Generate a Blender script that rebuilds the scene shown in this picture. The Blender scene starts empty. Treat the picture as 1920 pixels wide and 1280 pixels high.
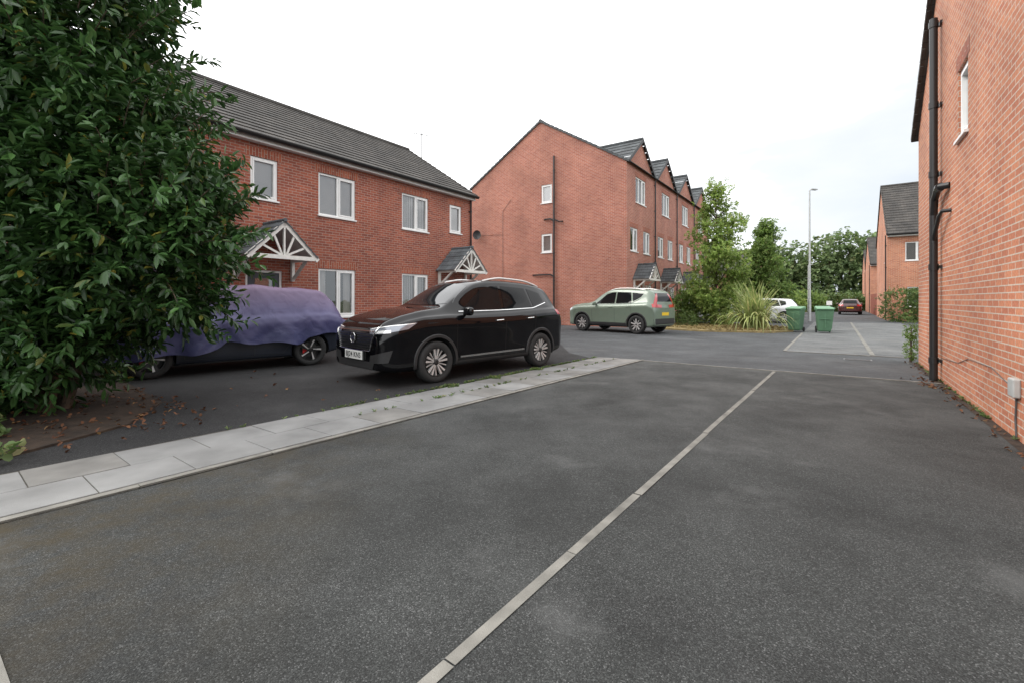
import bpy, bmesh, math, random
import numpy as np
from mathutils import Vector, Matrix, noise as mnoise
from mathutils.bvhtree import BVHTree
random.seed(3); rng=np.random.default_rng(3)
scene=bpy.context.scene; col=scene.collection
R=math.radians
# street frame: s runs along the street, p across it (towards the east wall)
SX,SY=0.58,0.8146; PX,PY=0.8146,-0.58
def XY(P,S): return (P*PX+S*SX, P*PY+S*SY)
ROT_S=math.atan2(SY,SX)   # local x = s
ROT_P=math.atan2(PY,PX)   # local x = p

# ---------------------------------------------------------------- helpers
def newobj(name,data,parent=None):
    o=bpy.data.objects.new(name,data); col.objects.link(o)
    if parent is not None: o.parent=parent
    return o
def thing(name,x,y,z,rot,label,cat,group=None,kind=None):
    o=newobj(name,None); o.location=(x,y,z); o.rotation_euler=(0,0,rot)
    o.empty_display_size=.3
    o["label"]=label; o["category"]=cat
    if group:o["group"]=group
    if kind:o["kind"]=kind
    return o
def set_uv(me):
    n=len(me.polygons)
    if n==0: return
    uvl=me.uv_layers.new(name="UVMap")
    for poly in me.polygons:
        nx,ny,nz=poly.normal
        if abs(nz)>.98: t=(1,0,0); b=(0,1,0)
        else:
            l=math.hypot(nx,ny); t=(-ny/l,nx/l,0)
            b=(ny*t[2]-nz*t[1], nz*t[0]-nx*t[2], nx*t[1]-ny*t[0])
            if b[2]<0: b=(-b[0],-b[1],-b[2])
        for li in poly.loop_indices:
            c=me.vertices[me.loops[li].vertex_index].co
            uvl.data[li].uv=(c[0]*t[0]+c[1]*t[1], c[0]*b[0]+c[1]*b[1]+c[2]*b[2])
class MB:
    def __init__(s): s.v=[];s.f=[];s.m=[]
    def add(s,vs,fs,mi=0):
        b=len(s.v); s.v+=[tuple(v) for v in vs]; s.f+=[tuple(i+b for i in f) for f in fs]; s.m+=[mi]*len(fs); return s
    def box(s,x0,x1,y0,y1,z0,z1,mi=0):
        return s.add([(x0,y0,z0),(x1,y0,z0),(x1,y1,z0),(x0,y1,z0),(x0,y0,z1),(x1,y0,z1),(x1,y1,z1),(x0,y1,z1)],
          [(0,3,2,1),(4,5,6,7),(0,1,5,4),(1,2,6,5),(2,3,7,6),(3,0,4,7)],mi)
    def pbox(s,F,u0,u1,d0,d1,z0,z1,mi=0):
        O,U,N=F
        def q(u,d,z): return (O[0]+U[0]*u+N[0]*d, O[1]+U[1]*u+N[1]*d, O[2]+z)
        return s.add([q(u0,d0,z0),q(u1,d0,z0),q(u1,d1,z0),q(u0,d1,z0),q(u0,d0,z1),q(u1,d0,z1),q(u1,d1,z1),q(u0,d1,z1)],
          [(0,3,2,1),(4,5,6,7),(0,1,5,4),(1,2,6,5),(2,3,7,6),(3,0,4,7)],mi)
    def pquad(s,F,pts,mi=0):
        O,U,N=F
        return s.add([(O[0]+U[0]*u+N[0]*d, O[1]+U[1]*u+N[1]*d, O[2]+z) for u,d,z in pts],[tuple(range(len(pts)))],mi)
    def tube(s,pts,r,n=10,mi=0,caps=True):
        pts=[Vector(p) for p in pts]; rs=r if isinstance(r,(list,tuple)) else [r]*len(pts)
        rings=[]; prev=None
        for i,p in enumerate(pts):
            if i==0: t=pts[1]-p
            elif i==len(pts)-1: t=p-pts[i-1]
            else: t=(pts[i+1]-p).normalized()+(p-pts[i-1]).normalized()
            t.normalize()
            if prev is None:
                a=t.orthogonal().normalized()
            else:
                a=prev-t*prev.dot(t)
                a=a.normalized() if a.length>1e-5 else t.orthogonal().normalized()
            prev=a; b=t.cross(a)
            rings.append([p+(a*math.cos(2*math.pi*k/n)+b*math.sin(2*math.pi*k/n))*rs[i] for k in range(n)])
        vs=[v for rg in rings for v in rg]; fs=[]
        for i in range(len(pts)-1):
            for k in range(n):
                k2=(k+1)%n; fs.append((i*n+k,i*n+k2,(i+1)*n+k2,(i+1)*n+k))
        if caps: fs.append(tuple(range(n-1,-1,-1))); fs.append(tuple((len(pts)-1)*n+k for k in range(n)))
        return s.add(vs,fs,mi)
    def beam(s,p0,p1,w,h,mi=0):
        """square beam between points; w sideways, h in the plane of z"""
        p0=Vector(p0);p1=Vector(p1);t=(p1-p0).normalized()
        a=t.cross(Vector((0,0,1))); a=a.normalized() if a.length>1e-4 else Vector((1,0,0)); b=a.cross(t).normalized()
        vs=[]
        for p in (p0,p1):
            for sa,sb in ((-1,-1),(1,-1),(1,1),(-1,1)): vs.append(p+a*(sa*w/2)+b*(sb*h/2))
        return s.add(vs,[(0,1,2,3),(7,6,5,4),(0,4,5,1),(1,5,6,2),(2,6,7,3),(3,7,4,0)],mi)
    def lathe(s,prof,n=40,mi=0,closed=False,centre=(0,0,0)):
        """profile (r,y) about the y axis"""
        vs=[];fs=[];m=len(prof)
        for k in range(n):
            a=2*math.pi*k/n
            for r,y in prof: vs.append((centre[0]+r*math.cos(a),centre[1]+y,centre[2]+r*math.sin(a)))
        for k in range(n):
            k2=(k+1)%n
            for j in range(m-1 if not closed else m):
                j2=(j+1)%m
                fs.append((k*m+j,k*m+j2,k2*m+j2,k2*m+j))
        return s.add(vs,fs,mi)
    def make(s,name,parent,mats,smooth=False,bevel=0,sharp=35,uv=True,recalc=False):
        me=bpy.data.meshes.new(name); me.from_pydata(s.v,[],s.f)
        if not isinstance(mats,(list,tuple)): mats=[mats]
        for m in mats: me.materials.append(m)
        me.polygons.foreach_set('material_index',s.m)
        me.update()
        if recalc:
            bm=bmesh.new(); bm.from_mesh(me); bmesh.ops.recalc_face_normals(bm,faces=bm.faces[:]); bm.to_mesh(me); bm.free(); me.update()
        if uv: set_uv(me)
        if smooth:
            me.polygons.foreach_set('use_smooth',[True]*len(me.polygons))
            me.set_sharp_from_angle(angle=R(sharp))
        o=newobj(name,me,parent)
        if bevel:
            b=o.modifiers.new("Bevel",'BEVEL'); b.width=bevel; b.segments=2; b.limit_method='ANGLE'; b.angle_limit=R(40)
        return o
def bake(o):
    bpy.context.view_layer.update()
    dg=bpy.context.evaluated_depsgraph_get()
    me=bpy.data.meshes.new_from_object(o.evaluated_get(dg))
    o.modifiers.clear(); o.data=me
    return o

# ---------------------------------------------------------------- materials
def nt_new(name):
    m=bpy.data.materials.new(name); m.use_nodes=True
    nt=m.node_tree; return m,nt,nt.nodes['Principled BSDF']
def N(nt,typ,**kw):
    n=nt.nodes.new(typ)
    for k,v in kw.items():
        if k in n.inputs: n.inputs[k].default_value=v
        else: setattr(n,k,v)
    return n
def c4(c): return (c[0],c[1],c[2],1)
def pm(name,c,rough=.6,metal=0,var=.12,scale=6,coat=0,bump=0,bscale=60,spec=.5):
    m,nt,b=nt_new(name); L=nt.links
    tc=N(nt,'ShaderNodeTexCoord'); nz=N(nt,'ShaderNodeTexNoise',Scale=scale,Detail=5.0)
    L.new(tc.outputs['Object'],nz.inputs['Vector'])
    mr=N(nt,'ShaderNodeMapRange'); mr.inputs['From Min'].default_value=.3; mr.inputs['From Max'].default_value=.7
    mr.inputs['To Min'].default_value=1-var; mr.inputs['To Max'].default_value=1+var
    L.new(nz.outputs['Fac'],mr.inputs['Value'])
    mx=N(nt,'ShaderNodeVectorMath',operation='SCALE'); mx.inputs[0].default_value=c
    L.new(mr.outputs[0],mx.inputs['Scale']); L.new(mx.outputs[0],b.inputs['Base Color'])
    b.inputs['Roughness'].default_value=rough; b.inputs['Metallic'].default_value=metal
    b.inputs['Coat Weight'].default_value=coat; b.inputs['Coat Roughness'].default_value=.02
    b.inputs['Specular IOR Level'].default_value=spec
    if bump:
        n2=N(nt,'ShaderNodeTexNoise',Scale=bscale,Detail=4.0); L.new(tc.outputs['Object'],n2.inputs['Vector'])
        bp=N(nt,'ShaderNodeBump',Strength=bump,Distance=.01); L.new(n2.outputs['Fac'],bp.inputs['Height']); L.new(bp.outputs[0],b.inputs['Normal'])
    return m
def brick_mat(name,c1,c2,mortar,swap=False,dirt=.22,msize=.0065):
    m,nt,b=nt_new(name); L=nt.links
    uv=N(nt,'ShaderNodeTexCoord'); src=uv.outputs['UV']
    if swap:
        mp=N(nt,'ShaderNodeMapping'); mp.inputs['Rotation'].default_value=(0,0,R(90)); L.new(src,mp.inputs['Vector']); src=mp.outputs[0]
    bt=N(nt,'ShaderNodeTexBrick'); bt.inputs['Scale'].default_value=1.0
    bt.inputs['Brick Width'].default_value=.225; bt.inputs['Row Height'].default_value=.075
    bt.inputs['Mortar Size'].default_value=msize; bt.inputs['Mortar Smooth'].default_value=.15; bt.inputs['Bias'].default_value=-.1
    bt.inputs['Color1'].default_value=c4(c1); bt.inputs['Color2'].default_value=c4(c2); bt.inputs['Mortar'].default_value=c4(mortar)
    L.new(src,bt.inputs['Vector'])
    n1=N(nt,'ShaderNodeTexNoise',Scale=.6,Detail=5.0); L.new(uv.outputs['Object'],n1.inputs['Vector'])
    n2=N(nt,'ShaderNodeTexNoise',Scale=35.0,Detail=4.0); L.new(uv.outputs['Object'],n2.inputs['Vector'])
    r1=N(nt,'ShaderNodeMapRange'); r1.inputs['From Min'].default_value=.3; r1.inputs['From Max'].default_value=.7; r1.inputs['To Min'].default_value=1-dirt; r1.inputs['To Max'].default_value=1+dirt*.6
    r2=N(nt,'ShaderNodeMapRange'); r2.inputs['From Min'].default_value=.3; r2.inputs['From Max'].default_value=.7; r2.inputs['To Min'].default_value=.8; r2.inputs['To Max'].default_value=1.18
    L.new(n1.outputs['Fac'],r1.inputs['Value']); L.new(n2.outputs['Fac'],r2.inputs['Value'])
    mu=N(nt,'ShaderNodeMath',operation='MULTIPLY'); L.new(r1.outputs[0],mu.inputs[0]); L.new(r2.outputs[0],mu.inputs[1])
    sc=N(nt,'ShaderNodeVectorMath',operation='SCALE'); L.new(bt.outputs['Color'],sc.inputs[0]); L.new(mu.outputs[0],sc.inputs['Scale'])
    L.new(sc.outputs[0],b.inputs['Base Color']); b.inputs['Roughness'].default_value=.88
    inv=N(nt,'ShaderNodeMath',operation='MULTIPLY_ADD'); inv.inputs[1].default_value=-1; inv.inputs[2].default_value=1; L.new(bt.outputs['Fac'],inv.inputs[0])
    ad=N(nt,'ShaderNodeMath',operation='MULTIPLY_ADD'); ad.inputs[1].default_value=.35; L.new(n2.outputs['Fac'],ad.inputs[0]); L.new(inv.outputs[0],ad.inputs[2])
    bp=N(nt,'ShaderNodeBump',Strength=.5,Distance=.005); L.new(ad.outputs[0],bp.inputs['Height']); L.new(bp.outputs[0],b.inputs['Normal'])
    return m
def tile_mat(name,c1,c2,w=.3,h=.3):
    m,nt,b=nt_new(name); L=nt.links
    uv=N(nt,'ShaderNodeTexCoord')
    bt=N(nt,'ShaderNodeTexBrick'); bt.inputs['Scale'].default_value=1.0
    bt.inputs['Brick Width'].default_value=w; bt.inputs['Row Height'].default_value=h; bt.inputs['Mortar Size'].default_value=.008; bt.inputs['Mortar Smooth'].default_value=.6
    bt.inputs['Color1'].default_value=c4(c1); bt.inputs['Color2'].default_value=c4(c2); bt.inputs['Mortar'].default_value=(.012,.012,.012,1)
    L.new(uv.outputs['UV'],bt.inputs['Vector'])
    n1=N(nt,'ShaderNodeTexNoise',Scale=1.5,Detail=6.0); L.new(uv.outputs['Object'],n1.inputs['Vector'])
    r1=N(nt,'ShaderNodeMapRange'); r1.inputs['From Min'].default_value=.3; r1.inputs['From Max'].default_value=.7; r1.inputs['To Min'].default_value=.7; r1.inputs['To Max'].default_value=1.35
    L.new(n1.outputs['Fac'],r1.inputs['Value'])
    sc=N(nt,'ShaderNodeVectorMath',operation='SCALE'); L.new(bt.outputs['Color'],sc.inputs[0]); L.new(r1.outputs[0],sc.inputs['Scale'])
    L.new(sc.outputs[0],b.inputs['Base Color']); b.inputs['Roughness'].default_value=.8
    wv=N(nt,'ShaderNodeTexWave',Scale=1/(w)*1.0,Distortion=0.0); wv.bands_direction='X'; L.new(uv.outputs['UV'],wv.inputs['Vector'])
    bp=N(nt,'ShaderNodeBump',Strength=.5,Distance=.02); L.new(wv.outputs['Fac'],bp.inputs['Height']); L.new(bp.outputs[0],b.inputs['Normal'])
    return m
def asphalt(name,base,light,speck=110,patch=.35,moss=0,rough=.92,patchlo=.52,patchhi=.72,pscale=.45,glint=.25,wear=0,mott=.26):
    m,nt,b=nt_new(name); L=nt.links
    tc=N(nt,'ShaderNodeTexCoord'); V=tc.outputs['Object']
    vo=N(nt,'ShaderNodeTexVoronoi',Scale=speck); L.new(V,vo.inputs['Vector'])
    vs=N(nt,'ShaderNodeSeparateColor'); L.new(vo.outputs['Color'],vs.inputs[0])
    rp=N(nt,'ShaderNodeValToRGB'); e=rp.color_ramp.elements
    e[0].position=0; e[0].color=c4([x*.5 for x in base]); e[1].position=1; e[1].color=c4([x+glint for x in base])
    e2=rp.color_ramp.elements.new(.62); e2.color=c4(base)
    e3=rp.color_ramp.elements.new(.93); e3.color=c4([x*1.7 for x in base])
    L.new(vs.outputs[0],rp.inputs[0])
    n1=N(nt,'ShaderNodeTexNoise',Scale=pscale,Detail=7.0,Roughness=.6); L.new(V,n1.inputs['Vector'])
    r1=N(nt,'ShaderNodeMapRange'); r1.interpolation_type='SMOOTHSTEP'
    r1.inputs['From Min'].default_value=patchlo; r1.inputs['From Max'].default_value=patchhi; r1.inputs['To Min'].default_value=0; r1.inputs['To Max'].default_value=patch
    L.new(n1.outputs['Fac'],r1.inputs['Value'])
    fac=r1.outputs[0]
    if wear:
        # dusty, worn and paler further up the bays
        sp0=N(nt,'ShaderNodeSeparateXYZ'); L.new(V,sp0.inputs[0])
        ww=N(nt,'ShaderNodeMapRange'); ww.inputs['From Min'].default_value=2.2; ww.inputs['From Max'].default_value=6.0; ww.inputs['To Max'].default_value=wear; L.new(sp0.outputs['Y'],ww.inputs['Value'])
        nw=N(nt,'ShaderNodeTexNoise',Scale=1.1,Detail=6.0,Roughness=.65); L.new(V,nw.inputs['Vector'])
        mw=N(nt,'ShaderNodeMapRange'); mw.inputs['From Min'].default_value=.38; mw.inputs['From Max'].default_value=.62; L.new(nw.outputs['Fac'],mw.inputs['Value'])
        ml0=N(nt,'ShaderNodeMath',operation='MULTIPLY'); L.new(ww.outputs[0],ml0.inputs[0]); L.new(mw.outputs[0],ml0.inputs[1])
        mxw=N(nt,'ShaderNodeMath',operation='MAXIMUM'); L.new(fac,mxw.inputs[0]); L.new(ml0.outputs[0],mxw.inputs[1]); fac=mxw.outputs[0]
    mx=N(nt,'ShaderNodeMixRGB'); L.new(fac,mx.inputs[0]); L.new(rp.outputs[0],mx.inputs[1]); mx.inputs[2].default_value=c4(light)
    out=mx.outputs[0]
    n3=N(nt,'ShaderNodeTexNoise',Scale=.9,Detail=8.0,Roughness=.7); mp=N(nt,'ShaderNodeMapping'); mp.inputs['Location'].default_value=(7,3,1); L.new(V,mp.inputs[0]); L.new(mp.outputs[0],n3.inputs['Vector'])
    r3=N(nt,'ShaderNodeMapRange'); r3.inputs['From Min'].default_value=.35; r3.inputs['From Max'].default_value=.68; r3.inputs['To Min'].default_value=1-mott; r3.inputs['To Max'].default_value=1+mott
    L.new(n3.outputs['Fac'],r3.inputs['Value'])
    sc=N(nt,'ShaderNodeVectorMath',operation='SCALE'); L.new(out,sc.inputs[0]); L.new(r3.outputs[0],sc.inputs['Scale']); out=sc.outputs[0]
    if moss:
        n4=N(nt,'ShaderNodeTexNoise',Scale=1.3,Detail=9.0,Roughness=.75); L.new(V,n4.inputs['Vector'])
        # moss grows on the shaded edge by the paving
        sp=N(nt,'ShaderNodeSeparateXYZ'); L.new(V,sp.inputs[0])
        a=N(nt,'ShaderNodeMapRange'); a.inputs['From Min'].default_value=-.8; a.inputs['From Max'].default_value=-2.6; L.new(sp.outputs['X'],a.inputs['Value'])
        mm=N(nt,'ShaderNodeMapRange'); mm.inputs['From Min'].default_value=.42; mm.inputs['From Max'].default_value=.62; L.new(n4.outputs['Fac'],mm.inputs['Value'])
        ml=N(nt,'ShaderNodeMath',operation='MULTIPLY'); L.new(a.outputs[0],ml.inputs[0]); L.new(mm.outputs[0],ml.inputs[1])
        m2=N(nt,'ShaderNodeMath',operation='MULTIPLY'); L.new(ml.outputs[0],m2.inputs[0]); m2.inputs[1].default_value=moss
        mx2=N(nt,'ShaderNodeMixRGB'); L.new(m2.outputs[0],mx2.inputs[0]); L.new(out,mx2.inputs[1]); mx2.inputs[2].default_value=(.052,.040,.020,1); out=mx2.outputs[0]
    L.new(out,b.inputs['Base Color']); b.inputs['Roughness'].default_value=rough; b.inputs['Specular IOR Level'].default_value=.35
    bp=N(nt,'ShaderNodeBump',Strength=.7,Distance=.004); L.new(vo.outputs['Distance'],bp.inputs['Height']); bp.invert=True; L.new(bp.outputs[0],b.inputs['Normal'])
    return m
def leaf_mat(name,dark,mid,odd,oddpos=.96,rough=.4,trans=.3,spec=.5):
    m,nt,b=nt_new(name); L=nt.links
    g=N(nt,'ShaderNodeNewGeometry'); rp=N(nt,'ShaderNodeValToRGB'); e=rp.color_ramp.elements
    e[0].position=0; e[0].color=c4(dark); e[1].position=1; e[1].color=c4(odd)
    x=rp.color_ramp.elements.new(oddpos-.03); x.color=c4(mid)
    L.new(g.outputs['Random Per Island'],rp.inputs[0])
    tc=N(nt,'ShaderNodeTexCoord'); nz=N(nt,'ShaderNodeTexNoise',Scale=1.6,Detail=3.0); L.new(tc.outputs['Object'],nz.inputs['Vector'])
    r=N(nt,'ShaderNodeMapRange'); r.inputs['From Min'].default_value=.3; r.inputs['From Max'].default_value=.7; r.inputs['To Min'].default_value=.6; r.inputs['To Max'].default_value=1.4
    L.new(nz.outputs['Fac'],r.inputs['Value'])
    sc=N(nt,'ShaderNodeVectorMath',operation='SCALE'); L.new(rp.outputs[0],sc.inputs[0]); L.new(r.outputs[0],sc.inputs['Scale'])
    L.new(sc.outputs[0],b.inputs['Base Color']); b.inputs['Roughness'].default_value=rough; b.inputs['Specular IOR Level'].default_value=spec
    tr=N(nt,'ShaderNodeBsdfTranslucent'); L.new(sc.outputs[0],tr.inputs['Color'])
    mx=N(nt,'ShaderNodeMixShader',Fac=trans); L.new(b.outputs[0],mx.inputs[1]); L.new(tr.outputs[0],mx.inputs[2])
    L.new(mx.outputs[0],nt.nodes['Material Output'].inputs['Surface'])
    return m
def glass_mat(name,base=.12,tint=(1,1,1)):
    m=bpy.data.materials.new(name); m.use_nodes=True; nt=m.node_tree; nt.nodes.remove(nt.nodes['Principled BSDF']); L=nt.links
    t=N(nt,'ShaderNodeBsdfTransparent'); t.inputs['Color'].default_value=c4(tint); g=N(nt,'ShaderNodeBsdfGlossy',Roughness=.02)
    f=N(nt,'ShaderNodeFresnel',IOR=1.5); a=N(nt,'ShaderNodeMath',operation='ADD'); a.inputs[1].default_value=base; L.new(f.outputs[0],a.inputs[0])
    tc=N(nt,'ShaderNodeTexCoord'); nz=N(nt,'ShaderNodeTexNoise',Scale=1.2); L.new(tc.outputs['Object'],nz.inputs['Vector'])
    bp=N(nt,'ShaderNodeBump',Strength=.05,Distance=.05); L.new(nz.outputs['Fac'],bp.inputs['Height']); L.new(bp.outputs[0],g.inputs['Normal'])
    mx=N(nt,'ShaderNodeMixShader'); L.new(a.outputs[0],mx.inputs[0]); L.new(t.outputs[0],mx.inputs[1]); L.new(g.outputs[0],mx.inputs[2])
    L.new(mx.outputs[0],nt.nodes['Material Output'].inputs['Surface']); return m

M={}
M['brickA']=brick_mat('terrace_brick',(.35,.096,.055),(.21,.054,.037),(.37,.29,.24))
M['brickB']=brick_mat('town_brick',(.41,.150,.097),(.31,.094,.063),(.44,.36,.31))
M['brickC']=brick_mat('side_brick',(.56,.222,.118),(.42,.140,.078),(.54,.46,.38),msize=.0070)
M['soldier']=brick_mat('soldier_brick',(.38,.10,.05),(.25,.06,.036),(.38,.30,.24),swap=True)
M['tile']=tile_mat('concrete_tile',(.068,.061,.054),(.043,.040,.037),.3,.33)
M['slate']=tile_mat('slate_tile',(.12,.14,.15),(.08,.09,.10),.3,.3)
M['slateD']=tile_mat('slate_dark',(.09,.10,.105),(.06,.065,.07),.3,.3)
M['upvc']=pm('white_upvc',(.78,.78,.77),.35,var=.04)
M['whitewood']=pm('white_painted_wood',(.72,.71,.67),.5,var=.08,scale=12)
M['black']=pm('black_plastic',(.018,.018,.019),.35,var=.1)
M['blackm']=pm('black_trim',(.022,.022,.023),.55,var=.1)
M['glass']=glass_mat('window_glass',.20)
M['blind']=pm('blind_fabric',(.62,.62,.61),.8,var=.06,scale=3)
M['interior']=pm('dark_interior',(.03,.03,.032),.9,var=.3,scale=2)
M['door']=pm('door_paint',(.05,.06,.08),.4,var=.1)
M['slab']=pm('concrete_slab',(.215,.215,.212),.9,var=.22,scale=2.2,bump=.4,bscale=150)
M['slabB']=pm('concrete_slab_worn',(.185,.18,.17),.9,var=.26,scale=2.6,bump=.4,bscale=150)
M['edging']=pm('edging_stone',(.195,.188,.168),.9,var=.35,scale=5,bump=.5,bscale=200)
M['asphA']=asphalt('asphalt_bay',(.038,.040,.039),(.12,.122,.12),speck=200,patch=.5,moss=.85,patchlo=.52,patchhi=.70,pscale=.75,glint=.085,wear=.36,mott=.30)
M['asphB']=asphalt('asphalt_driveway',(.026,.026,.027),(.06,.06,.06),speck=170,patch=.5,glint=.05)
M['asphC']=asphalt('asphalt_road',(.070,.074,.078),(.125,.125,.125),speck=180,patch=.5,glint=.05)
M['asphD']=asphalt('block_bay',(.13,.135,.135),(.18,.18,.17),speck=180,patch=.5,glint=.05)
M['soil']=pm('soil',(.035,.022,.014),.95,var=.5,scale=8,bump=1,bscale=40)
M['joint']=pm('joint_sand',(.085,.078,.065),.95,var=.4,scale=8,bump=1,bscale=60)
M['grassG']=pm('ground_grass',(.05,.07,.025),.95,var=.4,scale=1.5,bump=1,bscale=30)
M['dry']=pm('dry_grass',(.26,.20,.09),.95,var=.35,scale=3,bump=1,bscale=60)
M['laurel']=leaf_mat('laurel_leaf',(.022,.060,.017),(.068,.150,.040),(.28,.24,.04),.994,.38,.22)
M['treeleaf']=leaf_mat('tree_leaf',(.18,.28,.06),(.37,.48,.14),(.42,.40,.13),.95,.55,.5)
M['treeleaf2']=leaf_mat('tree_leaf_dense',(.11,.20,.045),(.26,.37,.10),(.30,.28,.09),.95,.55,.45)
M['hedge']=leaf_mat('hedge_leaf',(.07,.13,.035),(.17,.25,.07),(.25,.2,.07),.96,.5,.3)
M['wood']=leaf_mat('woodland_leaf',(.10,.155,.065),(.20,.27,.11),(.24,.26,.11),.9,.6,.35)
M['bark']=pm('bark',(.09,.065,.045),.9,var=.4,scale=14,bump=1,bscale=40)
M['strap']=leaf_mat('strap_leaf',(.20,.27,.08),(.42,.46,.18),(.6,.52,.26),.8,.45,.35)
M['litter']=leaf_mat('leaf_litter',(.08,.03,.015),(.16,.07,.03),(.30,.18,.07),.9,.8,.1)
M['weed']=leaf_mat('weed',(.07,.13,.035),(.15,.22,.07),(.34,.29,.14),.8,.6,.4)
M['zinc']=pm('galvanised_steel',(.45,.46,.46),.5,metal=.4,var=.08)
M['darkmetal']=pm('weathered_dark_metal',(.10,.10,.10),.5,metal=.2,var=.08)
M['bin']=pm('green_bin_plastic',(.085,.185,.105),.55,var=.12)
M['bin2']=pm('green_bin_lid',(.12,.26,.14),.55,var=.12)
M['rubber']=pm('tyre_rubber',(.022,.022,.022),.8,var=.15,scale=20)
M['chrome']=pm('chrome',(.75,.75,.75),.12,metal=1,var=.03)
M['alloy']=pm('machined_alloy',(.60,.59,.58),.35,metal=.45,var=.05)
M['alloyD']=pm('dark_alloy',(.03,.03,.03),.35,metal=.3)
M['disc']=pm('brake_disc',(.12,.12,.115),.4,metal=.7)
M['red']=pm('red_caliper',(.5,.02,.02),.4)
M['lens']=pm('lamp_lens',(.55,.58,.62),.08,metal=.2,coat=1)
M['lensD']=pm('dark_lamp_lens',(.26,.28,.32),.10,metal=.4,coat=1)
M['drl']=pm('lamp_reflector',(.9,.9,.9),.1,metal=.3,coat=1)
M['tail']=pm('red_lamp_lens',(.45,.012,.015),.12,coat=1)
M['carglass']=pm('tinted_car_glass',(.008,.009,.010),.02,var=.05,coat=0,spec=.22)
M['screen']=pm('windscreen_glass',(.014,.016,.018),.02,var=.05,coat=0,spec=.75)
M['platew']=pm('white_plate',(.78,.78,.76),.35,var=.03)
M['platey']=pm('yellow_plate',(.75,.5,.03),.35,var=.03)
M['ink']=pm('black_ink',(.01,.01,.01),.5)
M['paintK']=pm('black_car_paint',(.003,.003,.004),.04,coat=0,var=.05,spec=.42)
M['paintG']=pm('sage_car_paint',(.155,.20,.155),.3,metal=.1,coat=.5,var=.03)
M['paintW']=pm('white_car_paint',(.72,.73,.74),.25,coat=1,var=.03)
M['paintR']=pm('dark_red_car_paint',(.06,.012,.012),.25,coat=1,var=.03)
M['paintN']=pm('grey_car_paint',(.022,.026,.036),.15,coat=.5,var=.03)
M['meter']=pm('meter_box_plastic',(.42,.43,.42),.5)
M['fence']=pm('fence_wood',(.25,.07,.04),.8,var=.25)
# cover fabric: blue, mauve sheen painted into the colour towards the crown
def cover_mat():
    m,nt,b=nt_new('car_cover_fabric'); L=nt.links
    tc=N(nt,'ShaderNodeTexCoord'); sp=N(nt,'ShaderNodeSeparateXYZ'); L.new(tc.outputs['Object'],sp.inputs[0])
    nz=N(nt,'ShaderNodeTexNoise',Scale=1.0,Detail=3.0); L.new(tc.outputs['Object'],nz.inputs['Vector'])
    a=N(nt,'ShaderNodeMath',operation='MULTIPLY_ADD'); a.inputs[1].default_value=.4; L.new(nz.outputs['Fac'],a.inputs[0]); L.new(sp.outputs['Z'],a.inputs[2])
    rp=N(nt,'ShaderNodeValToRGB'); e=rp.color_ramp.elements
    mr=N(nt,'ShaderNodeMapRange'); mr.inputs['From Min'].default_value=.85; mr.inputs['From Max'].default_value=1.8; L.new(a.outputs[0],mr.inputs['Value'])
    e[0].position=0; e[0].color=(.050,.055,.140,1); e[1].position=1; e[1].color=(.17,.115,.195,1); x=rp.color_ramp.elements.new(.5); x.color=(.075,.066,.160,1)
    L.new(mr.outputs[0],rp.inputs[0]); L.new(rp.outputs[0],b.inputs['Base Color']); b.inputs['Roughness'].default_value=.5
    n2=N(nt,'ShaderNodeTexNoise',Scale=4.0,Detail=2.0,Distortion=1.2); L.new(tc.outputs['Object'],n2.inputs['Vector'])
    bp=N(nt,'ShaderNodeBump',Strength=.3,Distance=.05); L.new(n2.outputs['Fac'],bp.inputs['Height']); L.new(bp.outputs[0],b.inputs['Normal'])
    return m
M['cover']=cover_mat()

# ---------------------------------------------------------------- world + light + camera
w=bpy.data.worlds.new("World"); scene.world=w; w.use_nodes=True; nt=w.node_tree; L=nt.links
bg=nt.nodes['Background']; out=nt.nodes['World Output']
sky=N(nt,'ShaderNodeTexSky',sky_type='NISHITA'); sky.sun_disc=False; sky.sun_elevation=R(42); sky.sun_rotation=R(276)
L.new(sky.outputs[0],bg.inputs['Color']); bg.inputs['Strength'].default_value=.12
tc=N(nt,'ShaderNodeTexCoord'); mp=N(nt,'ShaderNodeMapping'); mp.inputs['Scale'].default_value=(1,1,2.6); L.new(tc.outputs['Generated'],mp.inputs[0])
nz=N(nt,'ShaderNodeTexNoise',Scale=2.1,Detail=6.0,Roughness=.5); L.new(mp.outputs[0],nz.inputs['Vector'])
sp=N(nt,'ShaderNodeSeparateXYZ'); L.new(tc.outputs['Generated'],sp.inputs[0])
el=N(nt,'ShaderNodeMapRange'); el.inputs['From Min'].default_value=0; el.inputs['From Max'].default_value=.45; el.inputs['To Min'].default_value=-.16; el.inputs['To Max'].default_value=.35
L.new(sp.outputs['Z'],el.inputs['Value'])
ex=N(nt,'ShaderNodeMath',operation='MULTIPLY_ADD'); ex.inputs[1].default_value=-.22; L.new(sp.outputs['X'],ex.inputs[0]); L.new(el.outputs[0],ex.inputs[2])
ad=N(nt,'ShaderNodeMath',operation='ADD'); L.new(nz.outputs['Fac'],ad.inputs[0]); L.new(ex.outputs[0],ad.inputs[1])
rp=N(nt,'ShaderNodeValToRGB'); e=rp.color_ramp.elements; e[0].position=.22; e[0].color=(.36,.39,.42,1); e[1].position=.60; e[1].color=(1,1,1,1); x=rp.color_ramp.elements.new(.42); x.color=(.44,.455,.47,1)
L.new(ad.outputs[0],rp.inputs[0])
bg2=N(nt,'ShaderNodeBackground'); L.new(rp.outputs[0],bg2.inputs['Color']); bg2.inputs['Strength'].default_value=2.4
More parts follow.
